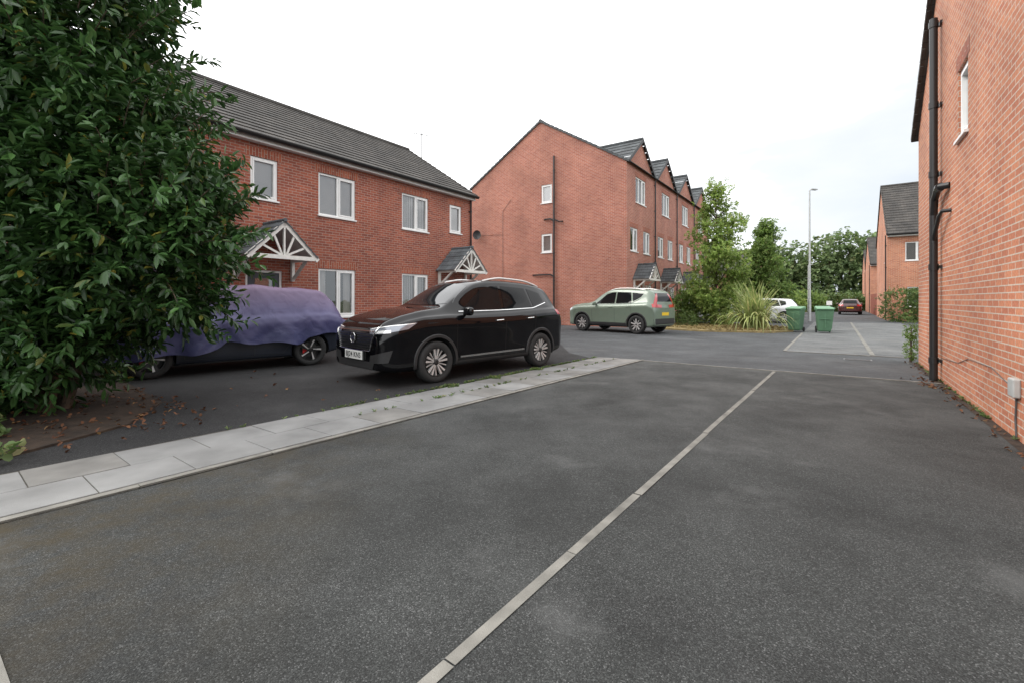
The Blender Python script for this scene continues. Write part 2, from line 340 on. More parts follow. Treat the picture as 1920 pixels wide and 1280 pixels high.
mx=N(nt,'ShaderNodeMixShader',Fac=.9); L.new(bg.outputs[0],mx.inputs[1]); L.new(bg2.outputs[0],mx.inputs[2]); L.new(mx.outputs[0],out.inputs['Surface'])
sd=bpy.data.lights.new('sun','SUN'); sd.energy=1.5; sd.angle=R(22); sd.color=(1,.95,.88)
so=newobj('sun',sd); dv=Vector((.95,-.05,-.9)); so.rotation_euler=dv.to_track_quat('-Z','Y').to_euler()
cd=bpy.data.cameras.new('camera'); cd.lens=16; cd.sensor_width=36; cd.shift_y=-.0401; cd.clip_end=1500; cd.clip_start=.05
co=newobj('camera',cd); co.location=(0,0,1.35); co.rotation_euler=(R(90),0,0); scene.camera=co
scene.view_settings.view_transform='Standard'; scene.view_settings.look='None'; scene.view_settings.exposure=0

# ---------------------------------------------------------------- ground
def sheet(name,pts,z,mat,sub=None):
    me=bpy.data.meshes.new(name); me.from_pydata([(x,y,z) for x,y in pts],[],[tuple(range(len(pts)))]); me.materials.append(mat)
    if me.polygons[0].normal.z<0: me.flip_normals()
    o=newobj(name,me); o["kind"]="structure"; return o
def prect(P0,P1,S0,S1): return [XY(P0,S0),XY(P1,S0),XY(P1,S1),XY(P0,S1)]
sheet('ground',[(-700,-300),(700,-300),(700,900),(-700,900)],0,M['grassG'])
sheet('road',prect(-24,11,-14,90),.004,M['asphC'])
sheet('driveway',[XY(-13.5,-8),XY(-5.5,-8),XY(-4.6,9.7),XY(-5.6,10.4),XY(-7,12.4),XY(-13.5,13.2)],.008,M['asphB'])
sheet('parking_bay',[XY(-4.3,.245),XY(1.43,.245),XY(1.43,9.95),XY(-3.5,9.95)],.008,M['asphA'])
sheet('parking_court',[XY(-7,-8),XY(1.43,-8),XY(1.43,.235),XY(-7,.235)],.0085,M['asphA'])
sheet('paved_bay',prect(-1.12,3.0,14.06,34),.008,M['asphD'])
def raised(name,pts,h,mat):
    mb=MB(); n=len(pts)
    mb.add([(x,y,0) for x,y in pts]+[(x,y,h) for x,y in pts],[tuple(range(n,2*n))]+[(i,(i+1)%n,n+(i+1)%n,n+i) for i in range(n)])
    o=mb.make(name,None,mat); o["kind"]="structure"; return o
raised('grass_verge',[(6.7,22.9),(7.0,20.8),(8.2,19.4),(10.6,18.6),(12.0,19.4),(12.7,21),(12.6,23),(11,25),(9.3,26.3)],.07,M['dry'])
raised('soil_bed',[XY(-9.5,-2),XY(-5.7,-2),XY(-5.62,.4),XY(-6.2,1.6),XY(-7.2,2.2),XY(-9.5,2.4)],.03,M['soil'])
# edging stones in pieces, set a little proud
def edging(name,a,b,wd,h=.016,piece=.915,mat='edging',gap=.012):
    a=Vector((*a,0));b=Vector((*b,0)); L_=(b-a).length; t=(b-a)/L_; nrm=Vector((-t.y,t.x,0)); mb=MB(); k=0
    while k<L_:
        k2=min(k+piece-gap,L_); j=random.uniform(-.005,.005); hh=h+random.uniform(-.002,.002)
        c=[a+t*k+nrm*(wd/2+j),a+t*k2+nrm*(wd/2+j),a+t*k2-nrm*(wd/2-j),a+t*k-nrm*(wd/2-j)]
        mb.add([(v.x,v.y,-.02) for v in c]+[(v.x,v.y,hh) for v in c],[(4,7,6,5),(0,1,5,4),(1,2,6,5),(2,3,7,6),(3,0,4,7)])
        k+=piece
    o=mb.make(name,None,M[mat],bevel=.004); o["kind"]="structure"; return o
edging('edging_strip',XY(-1.19,.33),XY(-.95,9.9),.046,.013,gap=.016)
edging('edging_strip',XY(-3.55,10.0),XY(1.38,10.0),.055)
edging('edging_strip',XY(-5.5,.245),XY(1.38,.245),.05)
edging('edging_strip',XY(.73,14.2),XY(.73,34),.09)
edging('edging_strip',XY(-1.12,14.1),XY(-1.12,22),.07)
edging('edging_strip',XY(-1.1,14.06),XY(3.0,14.06),.05)
# paving slabs: two rows plus a narrow edging
A0=Vector(XY(-4.26,.46-3)); A1=Vector(XY(-3.5,10.1)); B0=Vector(XY(-5.40,.58-3)); B1=Vector(XY(-4.55,9.9))
def lerp(a,b,t): return a+(b-a)*t
mb=MB(); nS=22
for row,(f0,f1) in enumerate([(.10,.547),(.553,1.0)]):
    off=.5 if row else 0
    for i in range(-1,nS):
        t0=max(0,(i+off)/nS+.0003); t1=min(1,(i+1+off)/nS-.0003)
        if t1<=t0: continue
        q=[]
        for t in (t0,t1):
            a=lerp(A0,A1,t); b=lerp(B0,B1,t); q.append((lerp(a,b,f0),lerp(a,b,f1)))
        c=[q[0][0],q[1][0],q[1][1],q[0][1]]; h=.022+random.uniform(-.002,.002); dz=[random.uniform(-.002,.002) for _ in range(4)]
        mi=0 if (t0<.62 and random.random()<.7) or random.random()<.3 else 1
        mb.add([(v.x,v.y,-.02) for v in c]+[(v.x,v.y,h+dz[k]) for k,v in enumerate(c)],[(4,5,6,7),(0,1,5,4),(1,2,6,5),(2,3,7,6),(3,0,4,7)],mi)
o=mb.make('paving',None,[M['slab'],M['slabB']],bevel=.003); o["kind"]="structure"
edging('edging_strip',lerp(A0,B0,.045)[:],lerp(A1,B1,.045)[:],.055,.022)
sheet('soil_strip',[tuple(lerp(A0,B0,.01)),tuple(lerp(A1,B1,.01)),tuple(lerp(A1,B1,1.03)),tuple(lerp(A0,B0,1.03))],.016,M['joint'])
sheet('gutter_strip',prect(1.33,1.425,3.9,12.9),.013,M['soil'])
for P_,S_ in ((.4,13.0),(1.5,12.9)):
    mb=MB(); x,y=XY(P_,S_)
    o=thing('drain_cover',x,y,.004,ROT_P,'dark iron drain cover set in the road','drain','drain covers in the road')
    mb.box(-.26,.26,-.16,.16,0,.008)
    for i in range(7): mb.box(-.23,.23,-.14+i*.042,-.12+i*.042,.008,.011)
    mb.make('grate',o,M['darkmetal'])

# ---------------------------------------------------------------- buildings
def panel(mb,F,Lu,z1,holes,z0=0,rev=.09,mi=0):
    us=sorted({0,Lu}|{h[0] for h in holes}|{h[1] for h in holes}); zs=sorted({z0,z1}|{h[2] for h in holes}|{h[3] for h in holes})
    for i in range(len(us)-1):
        for j in range(len(zs)-1):
            cu=(us[i]+us[i+1])/2; cz=(zs[j]+zs[j+1])/2
            if any(h[0]<cu<h[1] and h[2]<cz<h[3] for h in holes): continue
            mb.pquad(F,[(us[i],0,zs[j]),(us[i+1],0,zs[j]),(us[i+1],0,zs[j+1]),(us[i],0,zs[j+1])],mi)
    for u0,u1,a,b in holes:
        for q in ([(u0,0,a),(u0,-rev,a),(u0,-rev,b),(u0,0,b)],[(u1,0,a),(u1,0,b),(u1,-rev,b),(u1,-rev,a)],
                  [(u0,0,b),(u0,-rev,b),(u1,-rev,b),(u1,0,b)],[(u0,0,a),(u1,0,a),(u1,-rev,a),(u0,-rev,a)]): mb.pquad(F,q,mi)
def window(parent,F,h,mulls=(.5,),back='blind',lintel=True,transom=None,d=.05,backfrac=1.0,sillmat='upvc'):
    u0,u1,z0,z1=h; fw=.06
    mb=MB(); mb.pquad(F,[(u0+.01,-d-.02,z0+.01),(u1-.01,-d-.02,z0+.01),(u1-.01,-d-.02,z1-.01),(u0+.01,-d-.02,z1-.01)])
    wo=mb.make('window',parent,M['glass'])
    fb=MB()
    fb.pbox(F,u0+.002,u0+fw,-d-.04,-d+.02,z0+.002,z1-.002); fb.pbox(F,u1-fw,u1-.002,-d-.04,-d+.02,z0+.002,z1-.002)
    fb.pbox(F,u0+fw,u1-fw,-d-.04,-d+.019,z0+.002,z0+fw); fb.pbox(F,u0+fw,u1-fw,-d-.04,-d+.019,z1-fw,z1-.002)
    edges=[u0+fw]+[u0+(u1-u0)*m for m in mulls]+[u1-fw]
    for m in mulls:
        c=u0+(u1-u0)*m; fb.pbox(F,c-.035,c+.035,-d-.038,-d+.018,z0+fw,z1-fw)
    # one opening sash carries a second, thicker ring
    if len(edges)>1:
        a,b=edges[-2],edges[-1]
        if mulls: a+=.035
        for q in ((a,a+.045,z0+fw,z1-fw),(b-.045,b,z0+fw,z1-fw),(a+.045,b-.045,z0+fw,z0+fw+.045),(a+.045,b-.045,z1-fw-.045,z1-fw)):
            fb.pbox(F,q[0],q[1],-d-.03,-d+.032,q[2],q[3])
    if transom:
        c=z0+(z1-z0)*transom; fb.pbox(F,u0+fw,u1-fw,-d-.037,-d+.017,c-.03,c+.03)
    fb.make('frame',wo,M['upvc'],bevel=.006)
    sb=MB(); sb.pbox(F,u0-.03,u1+.03,-d+.005,.045,z0-.035,z0+.004); sb.make('sill',wo,M[sillmat])
    if lintel:
        lb=MB(); lb.pbox(F,u0-.11,u1+.11,-.02,.004,z1+.003,z1+.225); lb.make('lintel',wo,M['soldier'])
    if back:
        zt=z1+.03; zb=z1-(z1-z0)*backfrac-.02
        if back=='curtain':
            n=14
            for side in (0,1):
                bb=MB(); ww=(u1-u0)*.26
                for i in range(n):
                    a=i/n*ww; b=(i+1)/n*ww
                    if side: a,b=u1-u0-a,u1-u0-b
                    bb.pquad(F,[(u0+a,-.17+.02*(i%2),zb),(u0+b,-.17+.02*((i+1)%2),zb),(u0+b,-.17+.02*((i+1)%2),zt),(u0+a,-.17+.02*(i%2),zt)])
                bb.make('curtain',wo,M['blind'])
        else:
            bb=MB()
            if back=='vertical':
                n=int((u1-u0)/.085)
                for i in range(n):
                    a=u0+i*(u1-u0)/n
                    bb.pquad(F,[(a,-.13,zb),(a+.078,-.155,zb),(a+.078,-.155,zt),(a,-.13,zt)])
            else:
                n=int((zt-zb)/.04)
                for i in range(n):
                    a=zb+i*(zt-zb)/n
                    bb.pquad(F,[(u0-.02,-.15,a),(u1+.02,-.15,a),(u1+.02,-.125,a+.033),(u0-.02,-.125,a+.033)])
            bb.make('blind',wo,M['blind'])
    return wo
def door(parent,F,h,mat='door'):
    u0,u1,z0,z1=h; mb=MB(); mb.pbox(F,u0+.06,u1-.06,-.085,-.05,z0+.05,z1-.06)
    for a,b in ((.12,.45),(.55,.88)):
        wd=u1-u0
        mb.pbox(F,u0+wd*a+.02,u0+wd*b-.02,-.05,-.04,z0+.2,z0+.9)
    do=mb.make('door',parent,M[mat],bevel=.004)
    fb=MB(); fb.pbox(F,u0,u0+.06,-.09,-.03,z0,z1); fb.pbox(F,u1-.06,u1,-.09,-.03,z0,z1); fb.pbox(F,u0+.06,u1-.06,-.09,-.031,z1-.06,z1); fb.pbox(F,u0+.06,u1-.06,-.09,-.031,z0,z0+.05)
    fb.make('frame',do,M['upvc'])
    hb=MB(); hb.pbox(F,u1-.17,u1-.13,-.05,.01,z0+.98,z0+1.14); hb.make('handle',do,M['chrome'])
    pb=MB(); pb.pquad(F,[(u0+.25,-.047,z0+1.15),(u1-.25,-.047,z0+1.15),(u1-.25,-.047,z1-.22),(u0+.25,-.047,z1-.22)]); pb.make('pane',do,M['glass'])
def slope_roof(mb,x0,x1,ya,za,yb,zb,gauge=.33,mi=0):
    """stepped tile courses from eave (ya,za) to ridge (yb,zb)"""
    Ls=math.hypot(yb-ya,zb-za); n=max(2,int(round(Ls/gauge))); ty=(yb-ya)/Ls; tz=(zb-za)/Ls
    ny,nz=(-tz,ty) if ty>0 else (tz,-ty)
    st=.032
    p=lambda d,o:(ya+ty*d+ny*o, za+tz*d+nz*o)
    for i in range(n):
        a=Ls*i/n; b=Ls*(i+1)/n+.01
        A=p(a,st); B=p(b,.004); C=p(a,-.0)
        mb.add([(x0,*A),(x1,*A),(x1,*B),(x0,*B)],[(0,1,2,3)],mi)
        mb.add([(x0,*C),(x1,*C),(x1,*A),(x0,*A)],[(0,1,2,3)],mi)
    # underside
    A=p(0,-.05);B=p(Ls,-.05)
    mb.add([(x0,*A),(x0,*B),(x1,*B),(x1,*A)],[(0,1,2,3)],mi)
def porch(parent,F,c,hw,zf,za,proj=1.0,tile='slate'):
    """gabled timber canopy; F frame of the wall"""
    O,U,Nn=F
    def q(u,d,z): return Vector((O[0]+U[0]*u+Nn[0]*d, O[1]+U[1]*u+Nn[1]*d, O[2]+z))
    mb=MB(); th=.05; sl=(za-zf)/hw; e=.08
    for sg in (-1,1):
        n=5
        for i in range(n):
            f0=i/n; f1=(i+1)/n
            u0=c+sg*(hw+e)*(1-f0); u1=c+sg*(hw+e)*(1-f1); z0=za-sl*(hw+e)*(1-f0); z1=za-sl*(hw+e)*(1-f1)
            mb.add([q(u0,-.01,z0+.075),q(u0,proj+.06,z0+.075),q(u1,proj+.06,z1+.05),q(u1,-.01,z1+.05)],[(0,1,2,3)])
            mb.add([q(u0,-.01,z0+.045),q(u0,proj+.06,z0+.045),q(u0,proj+.06,z0+.075),q(u0,-.01,z0+.075)],[(0,1,2,3)])
            mb.add([q(u0,proj+.06,z0+.045),q(u1,proj+.06,z1+.02),q(u1,proj+.06,z1+.05),q(u0,proj+.06,z0+.075)],[(0,1,2,3)])
    mb.tube([q(c,-.01,za+.06),q(c,proj+.07,za+.06)],.05,8)
    po=mb.make('porch_canopy',parent,M[tile])
    tb=MB()
    for sg in (-1,1):
        a=q(c+sg*(hw+.1),proj,zf-.1*sl+.0); b=q(c,proj,za-.02); tb.beam(a,b,.05,.11)
        tb.beam(q(c+sg*hw*.92,0.02,zf-.06),q(c+sg*hw*.92,proj,zf-.06),.09,.1)
        # bracket
        tb.beam(q(c+sg*hw*.92,.05,zf-.1),q(c+sg*hw*.92,.05,zf-.62),.08,.08)
        tb.beam(q(c+sg*hw*.92,.06,zf-.58),q(c+sg*hw*.92,proj*.7,zf-.1),.06,.07)
        for fx in (.35,.72):
            tb.beam(q(c+sg*hw*.06,proj-.01,zf-.02),q(c+sg*hw*fx*.9,proj-.01,za-(hw*fx*.9)*sl-.08),.035,.05)
    tb.beam(q(c-hw,proj-.004,zf-.06),q(c+hw,proj-.004,zf-.06),.06,.1)
    tb.beam(q(c,proj-.012,zf-.02),q(c,proj-.012,za-.08),.04,.06)
    # soffit
    for sg in (-1,1):
        tb.add([q(c,0,za+.0),q(c,proj-.04,za+.0),q(c+sg*hw,proj-.04,zf+.0),q(c+sg*hw,0,zf+.0)],[(0,1,2,3)])
    tb.make('timber_frame',po,M['whitewood'])
    return po
def half_gutter(mb,x0,x1,y,z,r=.065):
    n=8;vs=[];fs=[]
    for x in (x0,x1):
        for k in range(n+1):
            a=math.pi+math.pi*k/n; vs.append((x,y+r*math.cos(a),z+r*math.sin(a)))
    for k in range(n): fs.append((k,k+1,n+2+k,n+1+k))
    mb.add(vs,fs); mb.box(x0,x1,y-r,y-r+.008,z-.01,z+.012)
def house(label,P,S,rot,W,D,eave,ridge,brick,front=(),left=(),right=(),back=(),ends=(True,True),tile='tile',ov=.3,group=None,verge=.06,fascia=True,name='brick_house',soffit=True):
    x,y=XY(P,S); root=thing(name,x,y,0,rot,label,'house',group)
    Ff=((0,0,0),(1,0,0),(0,-1,0)); Fl=((0,0,0),(0,1,0),(-1,0,0)); Fr=((W,0,0),(0,1,0),(1,0,0)); Fb=((0,D,0),(1,0,0),(0,1,0))
    mb=MB(); panel(mb,Ff,W,eave,front); panel(mb,Fb,W,eave,back)
    panel(mb,Fl,D,eave,left); mb.add([(0,0,eave),(0,D,eave),(0,D/2,ridge)],[(0,2,1)])
    panel(mb,Fr,D,eave,right); mb.add([(W,0,eave),(W,D,eave),(W,D/2,ridge)],[(0,1,2)])
    mb.make('wall',root,M[brick])
    ib=MB(); ib.box(.3,W-.3,.35,D-.35,.01,eave-.1); ib.make('interior',root,M['interior'])
    rb=MB(); sl=(ridge-eave)/(D/2); x0=-verge if ends[0] else 0; x1=W+verge if ends[1] else W
    zo=.06
    slope_roof(rb,x0,x1,-ov,eave-ov*sl+zo,D/2,ridge+zo); slope_roof(rb,x0,x1,D+ov,eave-ov*sl+zo,D/2,ridge+zo)
    nR=max(2,int((x1-x0)/.45))
    for i in range(nR):
        a=x0+(x1-x0)*i/nR; b=x0+(x1-x0)*(i+1)/nR-.008
        rb.tube([(a,D/2,ridge+zo+.0),(b,D/2,ridge+zo+.0)],.105,10)
    ro=rb.make('roof',root,M[tile])
    # verge caps
    for flag,xe,sg in ((ends[0],x0,-1),(ends[1],x1,1)):
        if not flag: continue
        vb=MB()
        for sy in (0,1):
            ye=-ov if sy==0 else D+ov
            p0=Vector((xe-sg*.015,ye,eave-ov*sl+zo+.0)); p1=Vector((xe-sg*.015,D/2,ridge+zo+.0)); n=int((p1-p0).length/.33)
            for i in range(n):
                a=p0.lerp(p1,i/n); b=p0.lerp(p1,(i+1)/n); b2=b+Vector((0,0,-.02)); vb.beam(a+Vector((0,0,.01)),b2,.05,.11)
        vb.make('verge',ro,M[tile])
    if fascia:
        ze=eave-ov*sl
        fb=MB(); fb.box(0,W,-ov+.03,-ov+.055,ze-.115,ze+.04); fb.box(0,W,-ov+.055,-.001,ze-.115,ze-.095)
        fb.make('fascia',root,M['upvc'])
        gb=MB(); half_gutter(gb,x0,x1,-ov-.055,ze+.035,.085)
        gb.make('gutter',root,M['black'],smooth=True)
    return root,Ff,Fl,Fr,Fb
def downpipe(parent,F,u,z0,z1,d=.07,r=.034,mat='black',offs=None):
    O,U,Nn=F; q=lambda u,d,z:(O[0]+U[0]*u+Nn[0]*d, O[1]+U[1]*u+Nn[1]*d, O[2]+z)
    mb=MB(); pts=[q(u,d,z0),q(u,d,z1)]
    if offs: pts+= [q(u,offs,z1+offs*.7)]
    mb.tube(pts,r,12)
    z=z0+.6
    while z<z1-.1:
        mb.tube([q(u,d,z-.03),q(u,d,z+.03)],r*1.35,12); mb.pbox(F,u-r*2.1,u+r*2.1,.0,.02,z-.02,z+.02); z+=1.45
    return mb.make('downpipe',parent,M[mat],smooth=True)

# --- terrace (facade P=-12.2), three houses
ev=5.66; rd=8.2; gT='terrace of brick houses along the driveway'
LG=(.99,2.23); SM=(3.37,4.04)
def terrace(a_end,variant,ends,label):
    W=4.7; S0=14.3-a_end
    if variant==1: lg=LG; sm=SM; dc=3.5
    else: lg=(2.58,3.82); sm=(.70,1.40); dc=1.05
    hl=(lg[0],lg[1],3.82,5.06); hs=(sm[0],sm[1],3.98,5.06); hg=(lg[0],lg[1],.85,2.27); hd=(dc-.47,dc+.47,.03,2.13)
    root,Ff,Fl,Fr,Fb=house(label,-12.2,S0,ROT_S,W,7.8,ev,rd,'brickA',front=[hl,hs,hg,hd],ends=ends,group=gT,ov=.22)
    window(root,Ff,hl,(.52,),'blind' if variant==2 else 'vertical'); window(root,Ff,hs,(), 'blind'); window(root,Ff,hg,(.52,),'curtain' if variant==2 else 'vertical'); door(root,Ff,hd)
    porch(root,Ff,dc,.80,2.48,3.28,1.0)
    return root,Ff
h1,F1=terrace(4.7,1,(False,True),'end brick terrace house with white windows and timber porch canopy')
downpipe(h1,F1,4.55,0,ev-.25,offs=.2)
terrace(9.4,2,(False,False),'middle brick terrace house with white windows and timber porch canopy')
terrace(14.1,1,(True,False),'brick terrace house half hidden behind the laurel')
# aerial on the terrace gable
xa,ya=XY(-16.1+1.1,14.15)
ae=thing('television_aerial',xa,ya,7.35,R(20),'thin dark television aerial standing on the terrace roof','aerial')
mb=MB(); mb.tube([(0,0,-.2),(0,0,1.40)],.02,6); mb.make('mast',ae,M['darkmetal'])
mb=MB(); mb.tube([(-.42,0,1.38),(.32,0,1.33)],.014,6)
for i in range(8): xx=-.40+i*.09; mb.tube([(xx,-.12-.01*i,1.375-.005*i),(xx,.12+.01*i,1.375-.005*i)],.008,4)
mb.make('antenna',ae,M['darkmetal'])

# --- town houses, three storeys, gablets
E3=8.24; R3=11.26; gN='row of three storey brick town houses'
for i in range(4):
    W=4.35; top=(1.25,2.75,6.41,7.74); m1=(.5,1.55,3.84,5.04); m2=(2.4,3.45,3.84,5.04); gd=(1.15,2.05,.03,2.1); gw=(2.75,3.75,.95,2.15)
    left=[(4.26,4.94,6.71,7.72),(4.26,4.94,3.97,5.0)] if i==0 else []
    lab='end three storey town house with plain brick gable and small windows' if i==0 else 'three storey brick town house with a gabled roof front'
    root,Ff,Fl,Fr,Fb=house(lab,-8.43,21.6+i*W,ROT_S,W,10.0,E3,R3,'brickB',front=[top,m1,m2,gd,gw],left=left,ends=(i==0,i==3),tile='slateD',group=gN,name='town_house',ov=.15,fascia=False)
    window(root,Ff,top,(.33,.66),'curtain'); window(root,Ff,m1,(.5,),'curtain'); window(root,Ff,m2,(.5,),'blind'); window(root,Ff,gw,(.5,),'blind'); door(root,Ff,gd)
    porch(root,Ff,1.6,.72,2.45,3.15,.9,'slateD')
    for h in left: window(root,Fl,h,(),'blind',lintel=False)
    # gablet
    cx=2.05; hw=1.95; pk=9.75
    mb=MB(); mb.add([(cx-hw,-.002,E3-.12),(cx+hw,-.002,E3-.12),(cx+hw,-.002,E3+.02),(cx,-.002,pk),(cx-hw,-.002,E3+.02)],[(0,1,2,3,4)]); mb.make('gable_wall',root,M['brickB'])
    mb=MB(); z1=pk+.1; yb=2.6
    for sg in (-1,1):
        n=6
        for k in range(n):
            f0=k/n;f1=(k+1)/n
            u0=cx+sg*(hw+.12)*(1-f0);u1=cx+sg*(hw+.12)*(1-f1); sl=(pk-E3)/hw
            za=z1-sl*(hw+.12)*(1-f0); zb=z1-sl*(hw+.12)*(1-f1); ya_=.0+yb*f0; yb_=.0+yb*f1
            mb.add([(u0,-.1,za+.03),(u1,-.1,zb+.004),(u1,yb_+.15,zb+.004),(u0,ya_+.15,za+.03)],[(0,1,2,3)])
            mb.add([(u0,-.1,za-.09),(u1,-.1,zb-.09),(u1,-.1,zb+.004),(u0,-.1,za+.03)],[(0,1,2,3)])
    mb.tube([(cx,-.12,z1+.02),(cx,yb+.1,z1+.02)],.1,8)
    go=mb.make('gable_roof',root,M['slateD'])
    mb=MB()
    for sg in (-1,1): mb.beam((cx+sg*(hw+.1),-.125,E3-.02),(cx,-.125,pk+.05),.04,.15)
    mb.make('bargeboard',go,M['blackm'])
    downpipe(root,Ff,4.2,0,E3-.1)
    if i==0:
        mb=MB(); q=lambda y,z:(-.09,y,z)
        mb.tube([q(4.09,0),q(4.09,9.2)],.05,12)
        for z,y2 in ((5.8,4.75),(2.75,5.5)): mb.tube([q(4.09,z-.12),q(4.3,z),q(y2-.1,z),(-.0,y2,z)],.04,10)
        mb.tube([q(4.09,5.75),q(3.75,5.6),q(3.6,5.6),(0,3.6,5.6)],.035,10)
        for z in (1,2.4,3.9,5.4,6.9,8.4): mb.tube([q(4.09,z-.04),q(4.09,z+.04)],.062,12)
        mb.make('soil_pipe',root,M['black'],smooth=True)
        mb=MB(); mb.tube([(-.02,7.6,0),(-.02,7.6,6.6),(-.02,7.0,7.2)],.008,6); mb.tube([(-.02,9.4,5.3),(-.02,7.6,5.2)],.006,5); mb.make('cable',root,M['blackm'])
x,y=XY(-8.43-9.45,21.6-.02)
ds=thing('satellite_dish',x,y,5.25,ROT_S+R(200),'small dark satellite dish fixed to the brick gable','satellite dish')
mb=MB(); n=16
vs=[(0.0,0,0)];fs=[]
for j in range(1,5):
    r=j/4*.26
    for k in range(n): a=2*math.pi*k/n; vs.append((r*r*1.2+.25,r*math.cos(a),r*math.sin(a)*1.1+.05))
vs[0]=(.25,0,.05)
for k in range(n): fs.append((0,1+k,1+(k+1)%n))
for j in range(3):
    for k in range(n): fs.append((1+j*n+k,1+(j+1)*n+k,1+(j+1)*n+(k+1)%n,1+j*n+(k+1)%n))
mb.add(vs,fs); mb.make('dish',ds,M['blackm'],smooth=True)
mb=MB(); mb.tube([(0,0,0),(.25,0,.04)],.02,6); mb.tube([(.28,0,-.2),(.6,0,.0)],.012,6); mb.box(.57,.65,-.03,.03,-.02,.05); mb.make('bracket',ds,M['blackm'])

# --- near house with gable wall on the street
Dn=9.0; eN=4.86; rN=8.75
hw_=(4.55,5.15,3.62,4.62)
root,Ff,Fl,Fr,Fb=house('orange brick house gable with black drainpipe and meter box',1.43,3.9,ROT_P,8,Dn,eN,rN,'brickC',left=[hw_],tile='tile',name='brick_house',ov=.15,verge=.1)
window(root,Fl,hw_,(), 'blind',lintel=True,d=.05)
mb=MB(); yy=6.4
mb.tube([(-.1,yy,.02),(-.1,yy,6.05)],.055,16)
for z in (.35,1.9,3.45,4.6,5.95): mb.tube([(-.1,yy,z-.05),(-.1,yy,z+.05)],.066,16); mb.box(-.03,0,yy-.08,yy+.08,z-.025,z+.025)
mb.tube([(-.1,yy,2.75),(-.1,yy-.1,3.02),(-.1,yy-.35,3.12),(-.1,yy-.62,3.12),(0,yy-.68,3.12)],.05,14)
mb.tube([(-.1,yy-.5,3.12),(-.1,yy-.62,3.12)],.065,14)
mb.tube([(-.1,yy,2.3),(-.1,yy-.08,2.42),(-.1,yy-.5,2.68),(-.1,yy-.75,2.72),(0,yy-.78,2.72)],.028,12)
mb.make('soil_pipe',root,M['black'],smooth=True)
mb=MB(); ym=2.5; mb.box(-.055,0,ym-.09,ym+.09,.42,.6); mb.make('meter_box',root,M['meter'],bevel=.012)
mb=MB(); mb.tube([(-.008,ym+.09,.48),(-.008,ym+.9,.60),(-.008,ym+2.0,.58),(-.008,ym+2.6,.46),(-.008,yy,.4)],.004,6); mb.tube([(-.012,ym,.42),(-.012,ym+.03,.2),(-.012,ym,.0)],.008,6); mb.make('cable',root,M['darkmetal'])

# --- houses down the street
def far_house(P,S,label,W=8,D=9.4,eave=5.85,ridge=9.7,brick='brickC'):
    h=(.9,2.0,3.9,5.1); hh=(4.6,5.8,3.9,5.1); g=(1.0,2.4,.9,2.2)
    root,Ff,Fl,Fr,Fb=house(label,P,S,ROT_P,W,D,eave,ridge,brick,front=[h,hh,g],left=[(1.2,1.8,3.9,5.0)],tile='tile',group='brick houses down the street')
    window(root,Ff,h,(.5,),'blind',lintel=False); window(root,Ff,hh,(.5,),'blind',lintel=False); window(root,Ff,g,(.5,),'blind',lintel=False); window(root,Fl,(1.2,1.8,3.9,5.0),(),'blind',lintel=False)
    downpipe(root,Fl,.3,0,eave-.2)
    return root
far_house(2.75,38.8,'orange brick house with tiled roof behind a hedge')
far_house(2.9,60,'brick house with tiled roof further down the street',eave=5.2,ridge=8.2)
far_house(3.2,76,'brick house with tiled roof at the end of the street',eave=5.2,ridge=8.2)
far_house(-17,60,'brick house behind the roadside trees',W=9,eave=5.0,ridge=7.6,brick='brickB')
mb=MB(); x,y=XY(2.9,49); fo=thing('fence',x,y,0,ROT_S,'red brown timber fence panel between houses','fence')
for i in range(60): mb.box(i*.17,i*.17+.15,0,.03,0,1.9+.02*(i%2))
mb.make('planks',fo,M['fence'])

# ---------------------------------------------------------------- foliage
def leaves(name,parent,pos,dirs,mat,nl=10,tl=.3,ll=.11,lw=.022,spread=.9,droop=.15,fold=.3):
    T=len(pos); d=dirs/np.linalg.norm(dirs,axis=1,keepdims=True)
    k=np.tile(np.arange(nl),T); P=np.repeat(pos,nl,0); Dd=np.repeat(d,nl,0); n=T*nl
    rv=rng.normal(size=(n,3)); rv-=Dd*np.sum(rv*Dd,1,keepdims=True); rv/=np.linalg.norm(rv,axis=1,keepdims=True)
    base=P+Dd*(k[:,None]/nl*tl)
    ld=Dd*.6+rv*spread+np.array([0,0,-droop]); ld/=np.linalg.norm(ld,axis=1,keepdims=True)
    up=np.tile(np.array([0,0,1.]),(n,1))+rng.normal(size=(n,3))*.45
    wv=np.cross(ld,up); wv/=np.linalg.norm(wv,axis=1,keepdims=True); nn=np.cross(wv,ld)
    Ls=ll*rng.uniform(.65,1.2,(n,1)); Ws=lw*rng.uniform(.8,1.15,(n,1))
    V=np.empty((n,6,3))
    V[:,0]=base; V[:,1]=base+ld*Ls*.35+wv*Ws+nn*Ws*fold; V[:,2]=base+ld*Ls*.72+wv*Ws*.85+nn*Ws*fold*.6
    V[:,3]=base+ld*Ls-nn*Ls*.12; V[:,4]=base+ld*Ls*.72-wv*Ws*.85+nn*Ws*fold*.6; V[:,5]=base+ld*Ls*.35-wv*Ws+nn*Ws*fold
    me=bpy.data.meshes.new(name); me.vertices.add(n*6); me.vertices.foreach_set('co',V.reshape(-1))
    idx=(np.arange(n)[:,None]*6+np.array([0,1,2,3,0,3,4,5])[None,:]).reshape(-1)
    me.loops.add(n*8); me.loops.foreach_set('vertex_index',idx.astype(np.int32))
    me.polygons.add(n*2); me.polygons.foreach_set('loop_start',(np.arange(n*2)*4).astype(np.int32)); me.polygons.foreach_set('loop_total',np.full(n*2,4,np.int32))
    me.materials.append(mat); me.update(calc_edges=True); me.validate()
    return newobj(name,me,parent)
